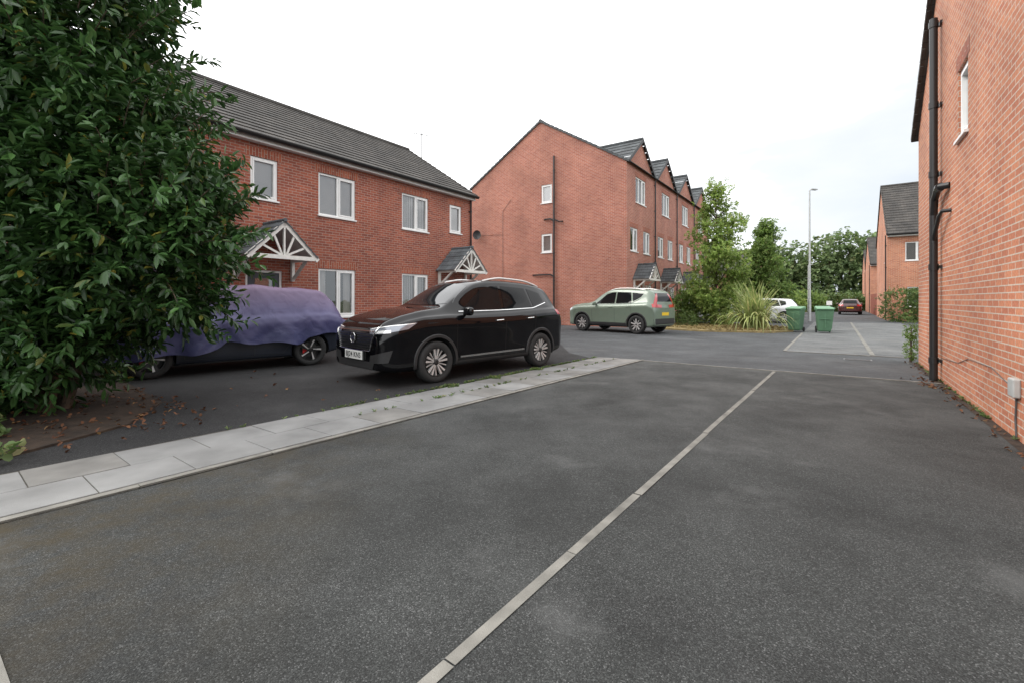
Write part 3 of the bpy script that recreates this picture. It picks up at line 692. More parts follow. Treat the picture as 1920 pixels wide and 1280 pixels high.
def blob_twigs(ells,n,shell=(.7,1.05),lump=.18):
    ps=[];ds=[]
    wts=np.array([e[3]*e[4]+e[4]*e[5]+e[3]*e[5] for e in ells]); wts=wts/wts.sum()
    for e,wt in zip(ells,wts):
        m=int(n*wt); u=rng.normal(size=(m,3)); u/=np.linalg.norm(u,axis=1,keepdims=True)
        r=rng.uniform(shell[0],shell[1],(m,1))
        lum=np.array([mnoise.noise(Vector((a*2.3+e[0],b*2.3+e[1],c*2.3+e[2])))+.5*mnoise.noise(Vector((a*6+e[0],b*6,c*6))) for a,b,c in u])[:,None]
        r=r*(1+lum*lump*2)
        ps.append(u*r*np.array(e[3:6])+np.array(e[0:3])); ds.append(u+rng.normal(size=(m,3))*.35+np.array([0,0,.25]))
    return np.vstack(ps),np.vstack(ds)
# laurel (coordinates relative to its trunk)
BX,BY=-5.6,5.55
lb=thing('laurel_bush',BX,BY,0,0,'tall dense dark green laurel bush growing from a leafy bed','bush')
ells=[(0.35,-.05,1.95,1.5,1.2,1.2),(-.1,0,3.9,1.35,1.3,1.7),(-1.6,.1,2.4,1.6,1.35,1.9),(1.1,.05,2.15,.85,.85,.8),(.55,.1,3.0,1.1,1.1,.9),(-.3,0,5.2,1.3,1.2,1.2),(1.0,.1,1.5,.75,.8,.55),(-.6,-.3,1.0,1.3,1.0,.8),(-1.9,.1,4.6,1.5,1.3,1.6),(.1,-.3,.85,.75,.7,.5),(-1.5,-.2,.7,1.0,.8,.6)]
tp,td=blob_twigs(ells,6800,(.6,1.05),.22)
keep=(tp[:,2]>.12)
leaves('foliage',lb,tp[keep],td[keep],M['laurel'],nl=10,tl=.32,ll=.150,lw=.025,spread=.85)
# arching side branches that break the outline, each with its own leaves
sh=[];sd_=[]; arch=MB()
for k in range(230):
    e=ells[random.choice([0,1,3,4,1,3,3,5,1])]; u=Vector((random.gauss(.5,.6),random.gauss(-.2,.6),random.gauss(.35,.5))).normalized()
    b0=Vector(e[:3])+Vector((u.x*e[3],u.y*e[4],u.z*e[5]))*.9; dd=(u+Vector((0,0,.45))).normalized(); n_=random.choice([3,4,5]) if k>25 else 7
    if b0.z<1.5 and b0.x>.9: continue
    p=b0.copy(); path=[p.copy()]
    for j in range(n_):
        p=p+dd*.10; dd=(dd+Vector((0,0,-.06))).normalized(); sh.append(p.copy()); sd_.append(dd.copy()); path.append(p.copy())
    arch.tube(path,[.006]*(len(path)-1)+[.002],4)
leaves('foliage',lb,np.array(sh),np.array(sd_),M['laurel'],nl=4,tl=.12,ll=.15,lw=.025,spread=.8)
tw_=arch.make('twigs',lb,M['bark']); tw_["kind"]="stuff"
mb=MB()
for k in range(14):
    a=random.uniform(0,6.28); r=random.uniform(.1,.9); e=random.choice(ells)
    b=Vector((math.cos(a)*.12,math.sin(a)*.12,0)); t=Vector((e[0]*.8,e[1]+random.uniform(-.2,.2),e[2]+random.uniform(0,.4))); m_=b.lerp(t,.5)+Vector((random.uniform(-.15,.15),random.uniform(-.15,.15),.15))
    mb.tube([b,b.lerp(m_,.5)+Vector((0,0,.1)),m_,t],[.05,.04,.028,.01],7)
mb.make('trunk',lb,M['bark'],smooth=True)

def tree(label,x,y,h,cw,base,mat,n=1500,ll=.13,clumps=26,seed=1,name='street_tree',cat='tree',group=None,nl=9):
    rd=random.Random(seed); root=thing(name,x,y,0,rd.uniform(0,6),label,cat,group)
    mb=MB(); mb.tube([(0,0,0),(.03,.02,h*.3),(-.04,.03,h*.6),(0,0,h*.92)],[.085,.065,.045,.012],9)
    es=[]
    for i in range(clumps):
        f=(i+rd.random())/clumps; z=base+(h-base)*f
        prof=math.sin(math.pi*min(1,(.12+f*.95)))**.7*(1-.35*f)
        a=rd.uniform(0,6.28); rr=cw/2*prof*rd.uniform(.2,1.0); c=(math.cos(a)*rr,math.sin(a)*rr,z); s_=rd.uniform(.26,.46)*(1.15-.5*f)*cw/2.6
        es.append((*c,s_*1.15,s_*1.15,s_*.85))
        zb=max(base*.6,z-rr*.8-.25); mb.tube([(0,0,zb),((c[0])*.5,(c[1])*.5,(zb+z)/2+.05),c],[.03,.02,.007],6)
    mb.make('trunk',root,M['bark'],smooth=True)
    tp,td=blob_twigs(es,n,(.15,1.15),.35); leaves('crown',root,tp,td,mat,nl=nl,tl=ll*1.7,ll=ll,lw=ll*.27,spread=1.0,droop=.3)
    return root
tree('light green young street tree with loose airy crown',10.75,24.0,7.25,4.0,.9,M['treeleaf'],2500,.13,46,5,group='young trees in the front gardens')
tree('smaller conical green tree by the parked cars',16.7,30,6.4,4.0,.8,M['treeleaf2'],2500,.15,40,11,group='young trees in the front gardens')
def shrub(label,x,y,ells,n,mat,ll=.07,name='shrub',nl=8,shell=(.5,1.05),kind=None,group=None):
    root=thing(name,x,y,0,0,label,'bush',group,kind)
    tp,td=blob_twigs(ells,n,shell,.2); k=tp[:,2]>.04; leaves('foliage',root,tp[k],td[k],mat,nl=nl,tl=ll*1.8,ll=ll,lw=ll*.28)
    mb=MB()
    for e in ells: mb.tube([(e[0]*.7,e[1]*.7,0),(e[0],e[1],e[2])],[.03,.01],6)
    mb.make('stem',root,M['bark']); return root
shrub('dark green shrub by the town house door',8.9,24.3,[(0,0,.9,.75,.6,.8),(.5,.2,1.3,.5,.5,.7)],700,M['treeleaf2'],.09)
shrub('clipped round green shrub on the verge',9.8,23.7,[(0,0,.45,.5,.5,.45)],450,M['hedge'],.05)
shrub('clipped round green shrub on the verge',8.7,22.5,[(0,0,.35,.45,.45,.4)],400,M['hedge'],.05)
shrub('leafy shrub under the young tree',10.6,23.0,[(0,0,.6,.7,.6,.6),(-.5,.1,1.3,.6,.6,.5),(.5,.1,1.4,.6,.6,.6)],800,M['treeleaf'],.11)
x,y=XY(2.6,36.2)
shrub('dense green hedge beside the brick house',x,y,[(0.9,.0,1.0,1.0,1.1,1.0),(2.0,-.7,1.05,1.2,1.1,1.05),(3.3,-1.6,1.1,1.4,1.1,1.1),(4.7,-2.5,1.0,1.3,1.1,1.0)],3200,M['hedge'],.09,name='hedge',shell=(.85,1.0))
x,y=XY(1.30,13.15)
shrub('narrow climbing ivy at the corner of the brick house',x,y,[(0.05,0,.35,.07,.14,.32),(0.05,0,.75,.06,.12,.3)],170,M['treeleaf2'],.04,name='ivy_plant')
for (P,S,sx_,h,lab,mt) in ((-4.5,52,2.3,2.2,'yellow green rounded bush by the road','treeleaf'),(-6.5,56,2.6,2.6,'green rounded bush by the road','treeleaf'),(-.8,66,3.2,2.1,'low green bush beyond the parked car','hedge'),(1.4,72,2.6,2.2,'low green bush beyond the parked car','hedge'),(-3.2,62,3,2.4,'low green bush beyond the parked car','treeleaf2'),(-9,58,3,3.6,'tall green bush beyond the parked cars','treeleaf2'),(-5.2,44,1.8,2.4,'green bush behind the white cars','treeleaf2')):
    x,y=XY(P,S); shrub(lab,x,y,[(0,0,h*.45,sx_*.6,sx_*.6,h*.5),(sx_*.5,0,h*.35,sx_*.4,sx_*.4,h*.4)],700,M[mt],.22)
# far wood as one mass
x,y=XY(-12,112); wd=thing('woodland',x,y,0,ROT_P,'far belt of tall dark green trees behind the houses','woodland',kind='stuff')
es=[]
for i in range(64):
    u=-34+i*1.05+random.uniform(-1,1); h=random.uniform(8.5,13)+ (1.5 if 10<u<24 else 0); r=random.uniform(2.2,3.8)
    es.append((u,random.uniform(-5,5),h-r*.8,r,r,r*.9)); es.append((u+random.uniform(-1,1),random.uniform(-6,4)-1,h*.4,r*1.1,r,h*.4))
tp,td=blob_twigs(es,11000,(.75,1.05),.25); leaves('foliage',wd,tp,td,M['wood'],nl=5,tl=.8,ll=.75,lw=.26,spread=1)
mb=MB()
for e in es[::2]: mb.tube([(e[0],e[1],0),(e[0],e[1],e[2])],[.25,.08],6)
mb.make('trunk',wd,M['bark'])
# strap-leaved plant
ph=thing('flax_plant',10.75,20.2,.07,0,'large spiky yellow green flax plant arching over the verge','plant')
mb=MB()
for k in range(300):
    a=random.uniform(0,6.28); tilt=random.uniform(.12,1.35); L_=random.uniform(1.5,2.45); wd_=random.uniform(.028,.045)
    dr=Vector((math.cos(a),math.sin(a),0)); p=Vector((random.uniform(-.35,.35),random.uniform(-.35,.35),0)); side=Vector((-dr.y,dr.x,0)); pts=[]; an=tilt*.5; n=8
    for j in range(n+1):
        f=j/n; wj=wd_*(1-.75*f**2)*(1 if j<n else .1); pts.append((p-side*wj,p+side*wj))
        p=p+(dr*math.sin(an)+Vector((0,0,1))*math.cos(an))*(L_/n); an+=tilt*.18*(1+f)
    mb.add([v for q in pts for v in q],[(2*j,2*j+1,2*j+3,2*j+2) for j in range(n)])
mb.make('leaf_blades',ph,M['strap'],uv=False)
# ground scatter
def scatter(name,pts,mat,ll,nl,tl,label,cat,up=1.0,spread=.8):
    root=thing(name,0,0,0,0,label,cat,kind='stuff')
    ps=np.array(pts); ds=np.tile(np.array([0,0,up]),(len(ps),1))+rng.normal(size=(len(ps),3))*.3
    leaves('foliage',root,ps,ds,mat,nl=nl,tl=tl,ll=ll,lw=ll*.16,spread=spread,droop=0); return root
pts=[]
for k in range(420):
    P=random.uniform(-8.8,-5.5); S=random.uniform(-.6,2.4)
    if P>-6 and random.random()<.7: continue
    pts.append((*XY(P,S),.04))
for k in range(22): pts.append((*XY(random.uniform(-9,-5.6),random.uniform(1.5,4.5)),.015))
for k in range(80): pts.append((*XY(1.36-abs(random.gauss(0,.06)),random.uniform(4,13)),.018))
for k in range(30): pts.append((*XY(1.25-abs(random.gauss(0,.12)),random.uniform(9.4,10.6)),.018))
root=thing('fallen_leaves',0,0,0,0,'brown fallen leaves scattered on soil and tarmac','leaves',kind='stuff')
ps=np.array(pts); leaves('foliage',root,ps,rng.normal(size=(len(ps),3))*np.array([1,1,.05]),M['litter'],nl=2,tl=.04,ll=.06,lw=.015,spread=.6,droop=0)
pts=[]
for k in range(260):
    t=.35+.65*random.betavariate(2.2,1.6); f=random.choice([1.02,1.02,1.02,1.03,.55])+random.gauss(0,.012)
    a=lerp(A0,A1,t); b=lerp(B0,B1,t); q=lerp(a,b,f); pts.append((q.x,q.y,.015))
for tc_ in (.62,.70,.80):
    for k in range(45):
        q=lerp(lerp(A0,A1,tc_+random.gauss(0,.010)),lerp(B0,B1,tc_),1.0); pts.append((q.x+random.gauss(0,.05),q.y+random.gauss(0,.05),.015))
for k in range(60): pts.append((*XY(1.40,random.uniform(3.9,12.9)),.013))
scatter('weeds',pts,M['weed'],.045,7,.02,'small weeds and grass growing in the paving joints','weeds',spread=1.0)
pts=[(*XY(random.uniform(-7.2,-5.5),random.uniform(-.3,.8)),.05) for _ in range(70)]
root=thing('ground_ivy',0,0,0,0,'low green ivy spreading under the laurel','ivy',kind='stuff')
ps=np.array(pts); leaves('foliage',root,ps,np.tile(np.array([0,0,1.]),(len(ps),1))+rng.normal(size=(len(ps),3))*.5,M['weed'],nl=5,tl=.1,ll=.08,lw=.03,spread=1.2,droop=.0)
pts=[]
for k in range(1400):
    x=random.uniform(6.8,12.7); y=random.uniform(18.7,25); 
    if (x-10)**2/7.5+(y-21.9)**2/9.5<1: pts.append((x,y,.07))
scatter('verge_grass',pts,pm('dry_blade',(.30,.24,.11),.9,var=.3),.10,6,.02,'dry yellow grass on the verge','grass',spread=.6)

# ---------------------------------------------------------------- cars
def curve(pts,xs,win=.10):
    pts=sorted(pts); X=[p[0] for p in pts]; Y=[p[1] for p in pts]; fx=np.linspace(X[0],X[-1],600); y=np.interp(fx,X,Y); k=max(1,int(win/(fx[1]-fx[0])));
    yp=np.concatenate([np.full(k,y[0]),y,np.full(k,y[-1])]); ker=np.hanning(2*k+1); ker/=ker.sum(); ys=np.convolve(yp,ker,'valid')
    return np.interp(xs,fx,ys)
def car_sections(sp):
    x0=sp['top'][0][0]; x1=sp['top'][-1][0]; t=np.linspace(-1,1,60); xs=(x0+x1)/2+(x1-x0)/2*(np.sin(t*math.pi/2)*.7+t*.3)
    top=curve(sp['top'],xs,.06); belt=curve(sp['belt'],xs,.08); wv=curve(sp['w'],xs,.04); rw=curve(sp['rw'],xs,.12); bot=curve(sp['bot'],xs,.06)
    secs=[]
    for i,x in enumerate(xs):
        w_,zb,z1,zt,r=wv[i],bot[i],belt[i],top[i],min(rw[i],wv[i]*.9); h=max(.03,zt-z1); zm=zb+(z1-zb)*.48
        # crease under the belt, tumblehome above
        half=[(0,zb),(w_*.6,zb),(w_*.9,zb+.005),(w_*.965,zb+.05),(w_*.975,zb+.15),(w_*.972,zm),(w_,z1-.15),(w_,z1-.12),(w_*.965,z1-.03),(w_*.93,z1),
              (w_*.905+(r-w_*.905)*.05,z1+h*.05),(w_*.90+(r-w_*.90)*.5,z1+h*.47),(w_*.90+(r-w_*.90)*.92,z1+h*.86),(r*.955,z1+h*.945),(r*.78,z1+h*.98),(r*.4,z1+h*.997),(0,zt)]
        secs.append((x,half))
    return secs
def loft(secs):
    mb=MB(); n=len(secs[0][1]); ring=2*n-2
    vs=[]
    for x,half in secs:
        vs+=[(x,y,z) for y,z in half]; vs+=[(x,-y,z) for y,z in half[-2:0:-1]]
    fs=[]
    for i in range(len(secs)-1):
        for k in range(ring):
            k2=(k+1)%ring; fs.append((i*ring+k,(i+1)*ring+k,(i+1)*ring+k2,i*ring+k2))
    for base,fl in ((0,0),((len(secs)-1)*ring,1)):
        for k in range(n-1):
            a=base+k; b=base+k+1; c=base+(ring-k-1)%ring if k+1<n-1 else base+k+1; d=base+(ring-k)%ring
            q=[a,b,c,d]; qq=[]
            for v in q:
                if v not in qq: qq.append(v)
            if len(qq)>=3: fs.append(tuple(qq if fl else qq[::-1]))
    mb.add(vs,fs); return mb
def cast(bvh,th,h,z,off):
    d=Vector((math.cos(th),math.sin(th),0)); ha=Vector((-math.sin(th),math.cos(th),0))
    o=d*5+ha*h+Vector((0,0,z)); loc,nr,_,_=bvh.ray_cast(o,-d)
    if loc is None: return None
    if nr.dot(d)<0: nr=-nr
    return loc+nr*off
def polyat(pl,t):
    n=len(pl)-1
    if n==0: return pl[0]
    ls=[math.dist(pl[i],pl[i+1]) for i in range(n)]; T=sum(ls)*t; 
    for i in range(n):
        if T<=ls[i]+1e-9: f=T/ls[i] if ls[i] else 0; return (pl[i][0]+(pl[i+1][0]-pl[i][0])*f, pl[i][1]+(pl[i+1][1]-pl[i][1])*f)
        T-=ls[i]
    return pl[-1]
def patch(mb,bvh,th,low,up,nu=14,nv=6,off=.004,mi=0,mirror=False):
    for sg in ((1,-1) if mirror else (1,)):
        vs=[];ok=[]
        for j in range(nv+1):
            for i in range(nu+1):
                a=polyat(low,i/nu); b=polyat(up,i/nu); h=a[0]+(b[0]-a[0])*j/nv; z=a[1]+(b[1]-a[1])*j/nv
                p=cast(bvh,th*sg,h*sg,z,off); ok.append(p is not None); vs.append(p if p is not None else Vector((0,0,.5)))
        fs=[]
        for j in range(nv):
            for i in range(nu):
                q=(j*(nu+1)+i,j*(nu+1)+i+1,(j+1)*(nu+1)+i+1,(j+1)*(nu+1)+i)
                if all(ok[k] for k in q):
                    if max((vs[q[0]]-vs[q[2]]).length,(vs[q[1]]-vs[q[3]]).length)<.35: fs.append(q)
        mb.add(vs,fs,mi)
    return mb
H90=math.pi/2
def sx(pl): return [(-x,z) for x,z in pl]   # side polyline (x,z) to h
def wheel(parent,x,y,sg,r,style,rimmats):
    wm=MB(); rr=r*.68
    wm.lathe([(rr*.98,.085),(rr*.95,.05),(rr*.93,-.09)],32); wm.lathe([(.0,-.02),(rr*.93,-.02)],24,0); wm.lathe([(.02,.012),(rr*.66,.012),(rr*.66,-.01)],28,1)
    wo=wm.make('wheel',parent,[M['blackm'],M['disc']],smooth=True); wo.location=(x,y,r); 
    if sg<0: wo.rotation_euler=(0,0,math.pi)
    tb=MB(); w2=.108
    tb.lathe([(rr*.97,-w2*.85),(rr*1.08,-w2*.98),(r*.86,-w2),(r*.955,-w2*.9),(r*.99,-w2*.66),(r,-w2*.3),(r,w2*.3),(r*.99,w2*.66),(r*.955,w2*.9),(r*.86,w2),(rr*1.08,w2*.98),(rr*.97,w2*.85)],48)
    tb.make('tyre',wo,M['rubber'],smooth=True,sharp=60)
    rb=MB(); rb.lathe([(rr*1.0,.098),(rr*.99,.104),(rr*.95,.103),(rr*.93,.088),(rr*.92,.05)],40,1)
    rb.lathe([(0,.090),(.03,.090),(.036,.084),(.05,.078),(.058,.04)],20,1)
    ns=5; y0=.045;y1=.084
    def spoke(a0,w0,a1,w1,r0,r1,mi,ya,yb):
        vs=[]
        for yy in (ya,yb):
            for (rad,ang,hw) in ((r0,a0,w0),(r1,a1,w1)):
                for s_ in (-1,1):
                    px=rad*math.cos(ang)-s_*hw*math.sin(ang); pz=rad*math.sin(ang)+s_*hw*math.cos(ang); dy=(0 if rad==r0 else .012)
                    vs.append((px,yy+dy,pz))
        rb.add(vs,[(4,6,7,5),(0,1,3,2),(0,2,6,4),(1,5,7,3),(2,3,7,6)],mi)
    for k in range(ns):
        a=2*math.pi*k/ns+.3
        if style=='twin':
            for s_ in (-1,1):
                spoke(a+s_*.16,.008,a+s_*.19,.018,.05,rr*.95,0,y0,y1)
            spoke(a,.012,a,.010,.04,rr*.9,1,y0,y1-.02)
            spoke(a+math.pi/5,.005,a+math.pi/5,.009,.04,rr*.93,0,y0-.01,y1-.02)
        elif style=='blade':
            spoke(a,.03,a+.22,.05,.03,rr*.95,1,y0,y1-.004); spoke(a+.1,.008,a+.36,.018,.05,rr*.95,0,y0,y1+.002); 
        else:
            spoke(a,.022,a,.028,.03,rr*.95,0,y0,y1); spoke(a+math.pi/5,.01,a+math.pi/5,.012,.03,rr*.93,0,y0-.01,y1-.02)
    rb.make('rim',wo,rimmats,smooth=False,bevel=.0)
    return wo
def text_mesh(name,txt,size,mat,parent,mtx,extr=.001):
    cu=bpy.data.curves.new(name,'FONT'); cu.body=txt; cu.size=size; cu.align_x='CENTER'; cu.align_y='CENTER'; cu.extrude=extr; cu.offset=size*.012; cu.space_character=1.06
    o=newobj(name,cu); bpy.context.view_layer.update(); dg=bpy.context.evaluated_depsgraph_get()
    me=bpy.data.meshes.new_from_object(o.evaluated_get(dg)); bpy.data.objects.remove(o)
    me.materials.clear(); me.materials.append(mat); n=newobj(name,me,parent); n.matrix_local=mtx; return n
def zscale(sp,K):
    Z=lambda z:z+max(0,z-.5)*K
    pl=lambda l:[(a,Z(b)) for a,b in l]
    sp=dict(sp); sp['top']=pl(sp['top']); sp['belt']=pl(sp['belt']); sp['side_glass']=[(pl(a),pl(b)) for a,b in sp['side_glass']]
    if sp.get('glass_trim'): sp['glass_trim']=[pl(a) for a in sp['glass_trim']]
    for k in ('screen','rear'): sp[k]=(pl(sp[k][0]),pl(sp[k][1]))
    sp['seams']=[pl(a) for a in sp['seams']]; sp['handles']=pl(sp['handles']); sp['mirror']=(sp['mirror'][0],Z(sp['mirror'][1]))
    sp['lamps']=[(t,pl(a),pl(b),m,n,i) for t,a,b,m,n,i in sp['lamps']]
    return sp
def build_car(label,x,y,heading,sp,paint,cat='car',name='parked_car',group='parked cars',clad=True,simple=False):
    root=thing(name,x,y,.008,heading,label,cat,group)
    mb=loft(car_sections(sp)); o=mb.make('body',root,M[paint],smooth=True,sharp=180,uv=False,recalc=True)
    sb=o.modifiers.new('s','SUBSURF'); sb.levels=2; sb.render_levels=2; bake(o)
    bvh=BVHTree.FromPolygons([v.co.copy() for v in o.data.vertices],[tuple(p.vertices) for p in o.data.polygons])
    wr=sp['wr']; hx=sp['wb']/2; W2=sp['W']/2; cr=wr+.045
    cb=MB()
    for ax in (hx,-hx):
        for sg in (1,-1):
            n=40; vs=[];fs=[]
            for yy in (W2-.34,W2+.3):
                for k in range(n): a=2*math.pi*k/n; vs.append((ax+cr*math.cos(a),sg*yy,wr+.01+cr*math.sin(a)))
            for k in range(n): k2=(k+1)%n; fs.append((k,k2,n+k2,n+k))
            fs.append(tuple(range(n))); fs.append(tuple(range(2*n-1,n-1,-1)))
            cb.add(vs,fs)
    cut=cb.make('cutter',root,M['blackm'],uv=False,recalc=True)
    bm=o.modifiers.new('b','BOOLEAN'); bm.object=cut; bm.operation='DIFFERENCE'; bm.solver='EXACT'
    bake(o); bpy.data.objects.remove(cut)
    o.data.polygons.foreach_set('use_smooth',[True]*len(o.data.polygons)); o.data.set_sharp_from_angle(angle=R(38))
    # arch liner + arch trim
    tw=.055 if clad else .012
    for ax in (hx,-hx):
        for sg in (1,-1):
            lb_=MB(); n=24; vs=[];fs=[]
            for k in range(n+1):
                a=-.25+(math.pi+.5)*k/n
                for yy in (W2-.335,W2-.03): vs.append((ax+(cr-.006)*math.cos(a),sg*yy,wr+.01+(cr-.006)*math.sin(a)))
            for k in range(n): fs.append((2*k,2*k+1,2*k+3,2*k+2))
            vs.append((ax,sg*(W2-.335),wr+.01)); c_=len(vs)-1
            for k in range(n): fs.append((c_,2*k,2*k+2))
            lb_.add(vs,fs)
            lb_.make('arch_liner',o,M['blackm'],uv=False)
            ab=MB(); n=32; vs=[];ok=[]
            for k in range(n+1):
                a=-.30+(math.pi+.60)*k/n
                for rr_,of in ((cr+.001,.0),(cr+.003,.014),(cr+tw*.8,.014),(cr+tw,.002)):
                    xx=ax+rr_*math.cos(a); zz=wr+.01+rr_*math.sin(a)
                    p=cast(bvh,H90*sg,-xx*sg,zz,of); ok.append(p is not None); vs.append(p if p is not None else Vector((xx,sg*W2*.95,zz)))
            fs=[]
            for k in range(n):
                for j in range(3):
                    q=(4*k+j,4*k+j+1,4*k+5+j,4*k+4+j)
                    if all(ok[m] for m in q): fs.append(q)
            ab.add(vs,fs)
            ab.make('arch_trim',o,M['blackm'] if clad else M[paint],smooth=True,uv=False)
    def each_side(low,up,nu,nv,off,nm,mt):
        for sg in (1,-1):
            b2=MB(); patch(b2,bvh,H90*sg,[(h*sg,z) for h,z in low],[(h*sg,z) for h,z in up],nu,nv,off); b2.make(nm,o,mt,smooth=True,uv=False)
    if clad:
        z0=sp['sill'][0]; z1=sp['sill'][1]
        each_side(sx([(hx-cr-.02,z0),(-hx+cr+.02,z0)]),sx([(hx-cr-.05,z1),(-hx+cr+.05,z1)]),20,4,.01,'sill_trim',M['blackm'])
    if sp.get('strip'):
        each_side(sx([(hx-cr-.10,.375),(-hx+cr+.12,.385)]),sx([(hx-cr-.10,.405),(-hx+cr+.12,.42)]),20,2,.016,'side_strip',M['chrome'])
    for wx in (hx,-hx):
        for sg in (1,-1): wheel(root,wx,sg*(W2-.125),sg,wr,sp['style'],sp['rim'])
    # glass
    for low,up in sp['side_glass']:
        for sg in (1,-1):
            b2=MB(); vs=patch(b2,bvh,H90*sg,[(-a*sg,b) for a,b in low],[(-a*sg,b) for a,b in up],18,8,.004); b2.make('window',root,M['carglass'],smooth=True,uv=False)
    if sp.get('glass_trim'):
        for tl in sp['glass_trim']: each_side(sx(tl),sx([(a,b+.012) for a,b in tl]),30,1,.009,'window_trim',M['chrome'] if sp.get('chrome') else M['blackm'])
    l,u=sp['screen']; b2=MB(); patch(b2,bvh,0,l,u,24,12,.004); b2.make('windscreen',root,M['screen'],smooth=True,uv=False)
    l,u=sp['rear']; b2=MB(); patch(b2,bvh,math.pi,l,u,24,10,.004); b2.make('window',root,M['carglass'],smooth=True,uv=False)
    # seams
    b2=MB()
    for pl in sp['seams']:
        for i in range(len(pl)-1):
            (xa,za),(xb,zb)=pl[i],pl[i+1]; dx,dz=xb-xa,zb-za; l_=math.hypot(dx,dz); ox,oz=-dz/l_*.003,dx/l_*.003
            patch(b2,bvh,H90,sx([(xa-ox,za-oz),(xb-ox,zb-oz)]),sx([(xa+ox,za+oz),(xb+ox,zb+oz)]),10,1,.0015,0,True)
    b2.make('door_seam',o,M['ink'],uv=False)
    for xh,zh in sp['handles']:
        for sg in (1,-1):
            p=cast(bvh,H90*sg,-xh*sg,zh,.022); q=cast(bvh,H90*sg,-(xh-.17)*sg,zh+.006,.022)
            if p and q:
                b2=MB(); b2.tube([p+Vector((0,-.02*sg,0)),p,p.lerp(q,.5)+Vector((0,.006*sg,0)),q,q+Vector((0,-.02*sg,0))],[.008,.012,.013,.012,.008],8); b2.make('door_handle',root,M[sp.get('handle_mat',paint)],smooth=True,uv=False)
    # mirrors
    mx_,mz_=sp['mirror']
    for sg in (1,-1):
        p=cast(bvh,H90*sg,-mx_*sg,mz_,0); 
        if not p: continue
        b2=MB(); c=p+Vector((.02,sg*.13,.05)); nn=12; vs=[];fs=[]
        for i in range(nn+1):
            ph_=math.pi*i/nn
            for k in range(16):
                th=2*math.pi*k/16; sp_=lambda v:math.copysign(abs(v)**.7,v)
                vs.append((c.x+.065*sp_(math.sin(ph_)*math.cos(th))*(1.0 if math.cos(th)>0 else .55),c.y+.115*sp_(math.cos(ph_)),c.z+.075*sp_(math.sin(ph_)*math.sin(th))))
        for i in range(nn):
            for k in range(16): fs.append((i*16+k,i*16+(k+1)%16,(i+1)*16+(k+1)%16,(i+1)*16+k))
        b2.add(vs,fs); b2.tube([p-Vector((0,sg*.03,0)),p+Vector((.01,sg*.07,.01))],[.03,.025],8,1)
        b2.make('wing_mirror',root,[M[sp.get('mirror_mat',paint)],M['blackm']],smooth=True,uv=False,sharp=60)
    for th,low,up,mt,nm,mir in sp['lamps']:
        for sg in ((1,-1) if mir else (1,)):
            b2=MB(); patch(b2,bvh,th*sg if th!=math.pi else th,[(h*sg,z) for h,z in low],[(h*sg,z) for h,z in up],16,5,.006 if not nm.endswith('strip') else .010); b2.make(nm,root,M[mt],smooth=True,uv=False)
    if sp.get('rails'):
        for sg in (1,-1):
            b2=MB(); pts=[]
            rl=sp['rails']; n=14
            for i in range(n+1):
                xx=rl[0]+(rl[1]-rl[0])*i/n; yy=sg*rl[2]; loc,nr,_,_=bvh.ray_cast(Vector((xx,yy,3)),Vector((0,0,-1)))
                lift=.05*min(1,4*min(i,n-i)/n); pts.append(loc+Vector((0,0,lift)))
            b2.tube(pts,.019,8); b2.make('roof_rail',root,M['alloy'],smooth=True,uv=False)
    return root,o,bvh
seams4=lambda f,m,r,zl,zb:[[(f,zl),(f+.02,zb-.05)],[(m,zl),(m-.02,zb)],[(r+.30,zl),(r+.22,zl+.12),(r,.62),(r,zb)],[(f,zl),(r+.30,zl)]]
rimA=[M['alloy'],M['alloyD']]
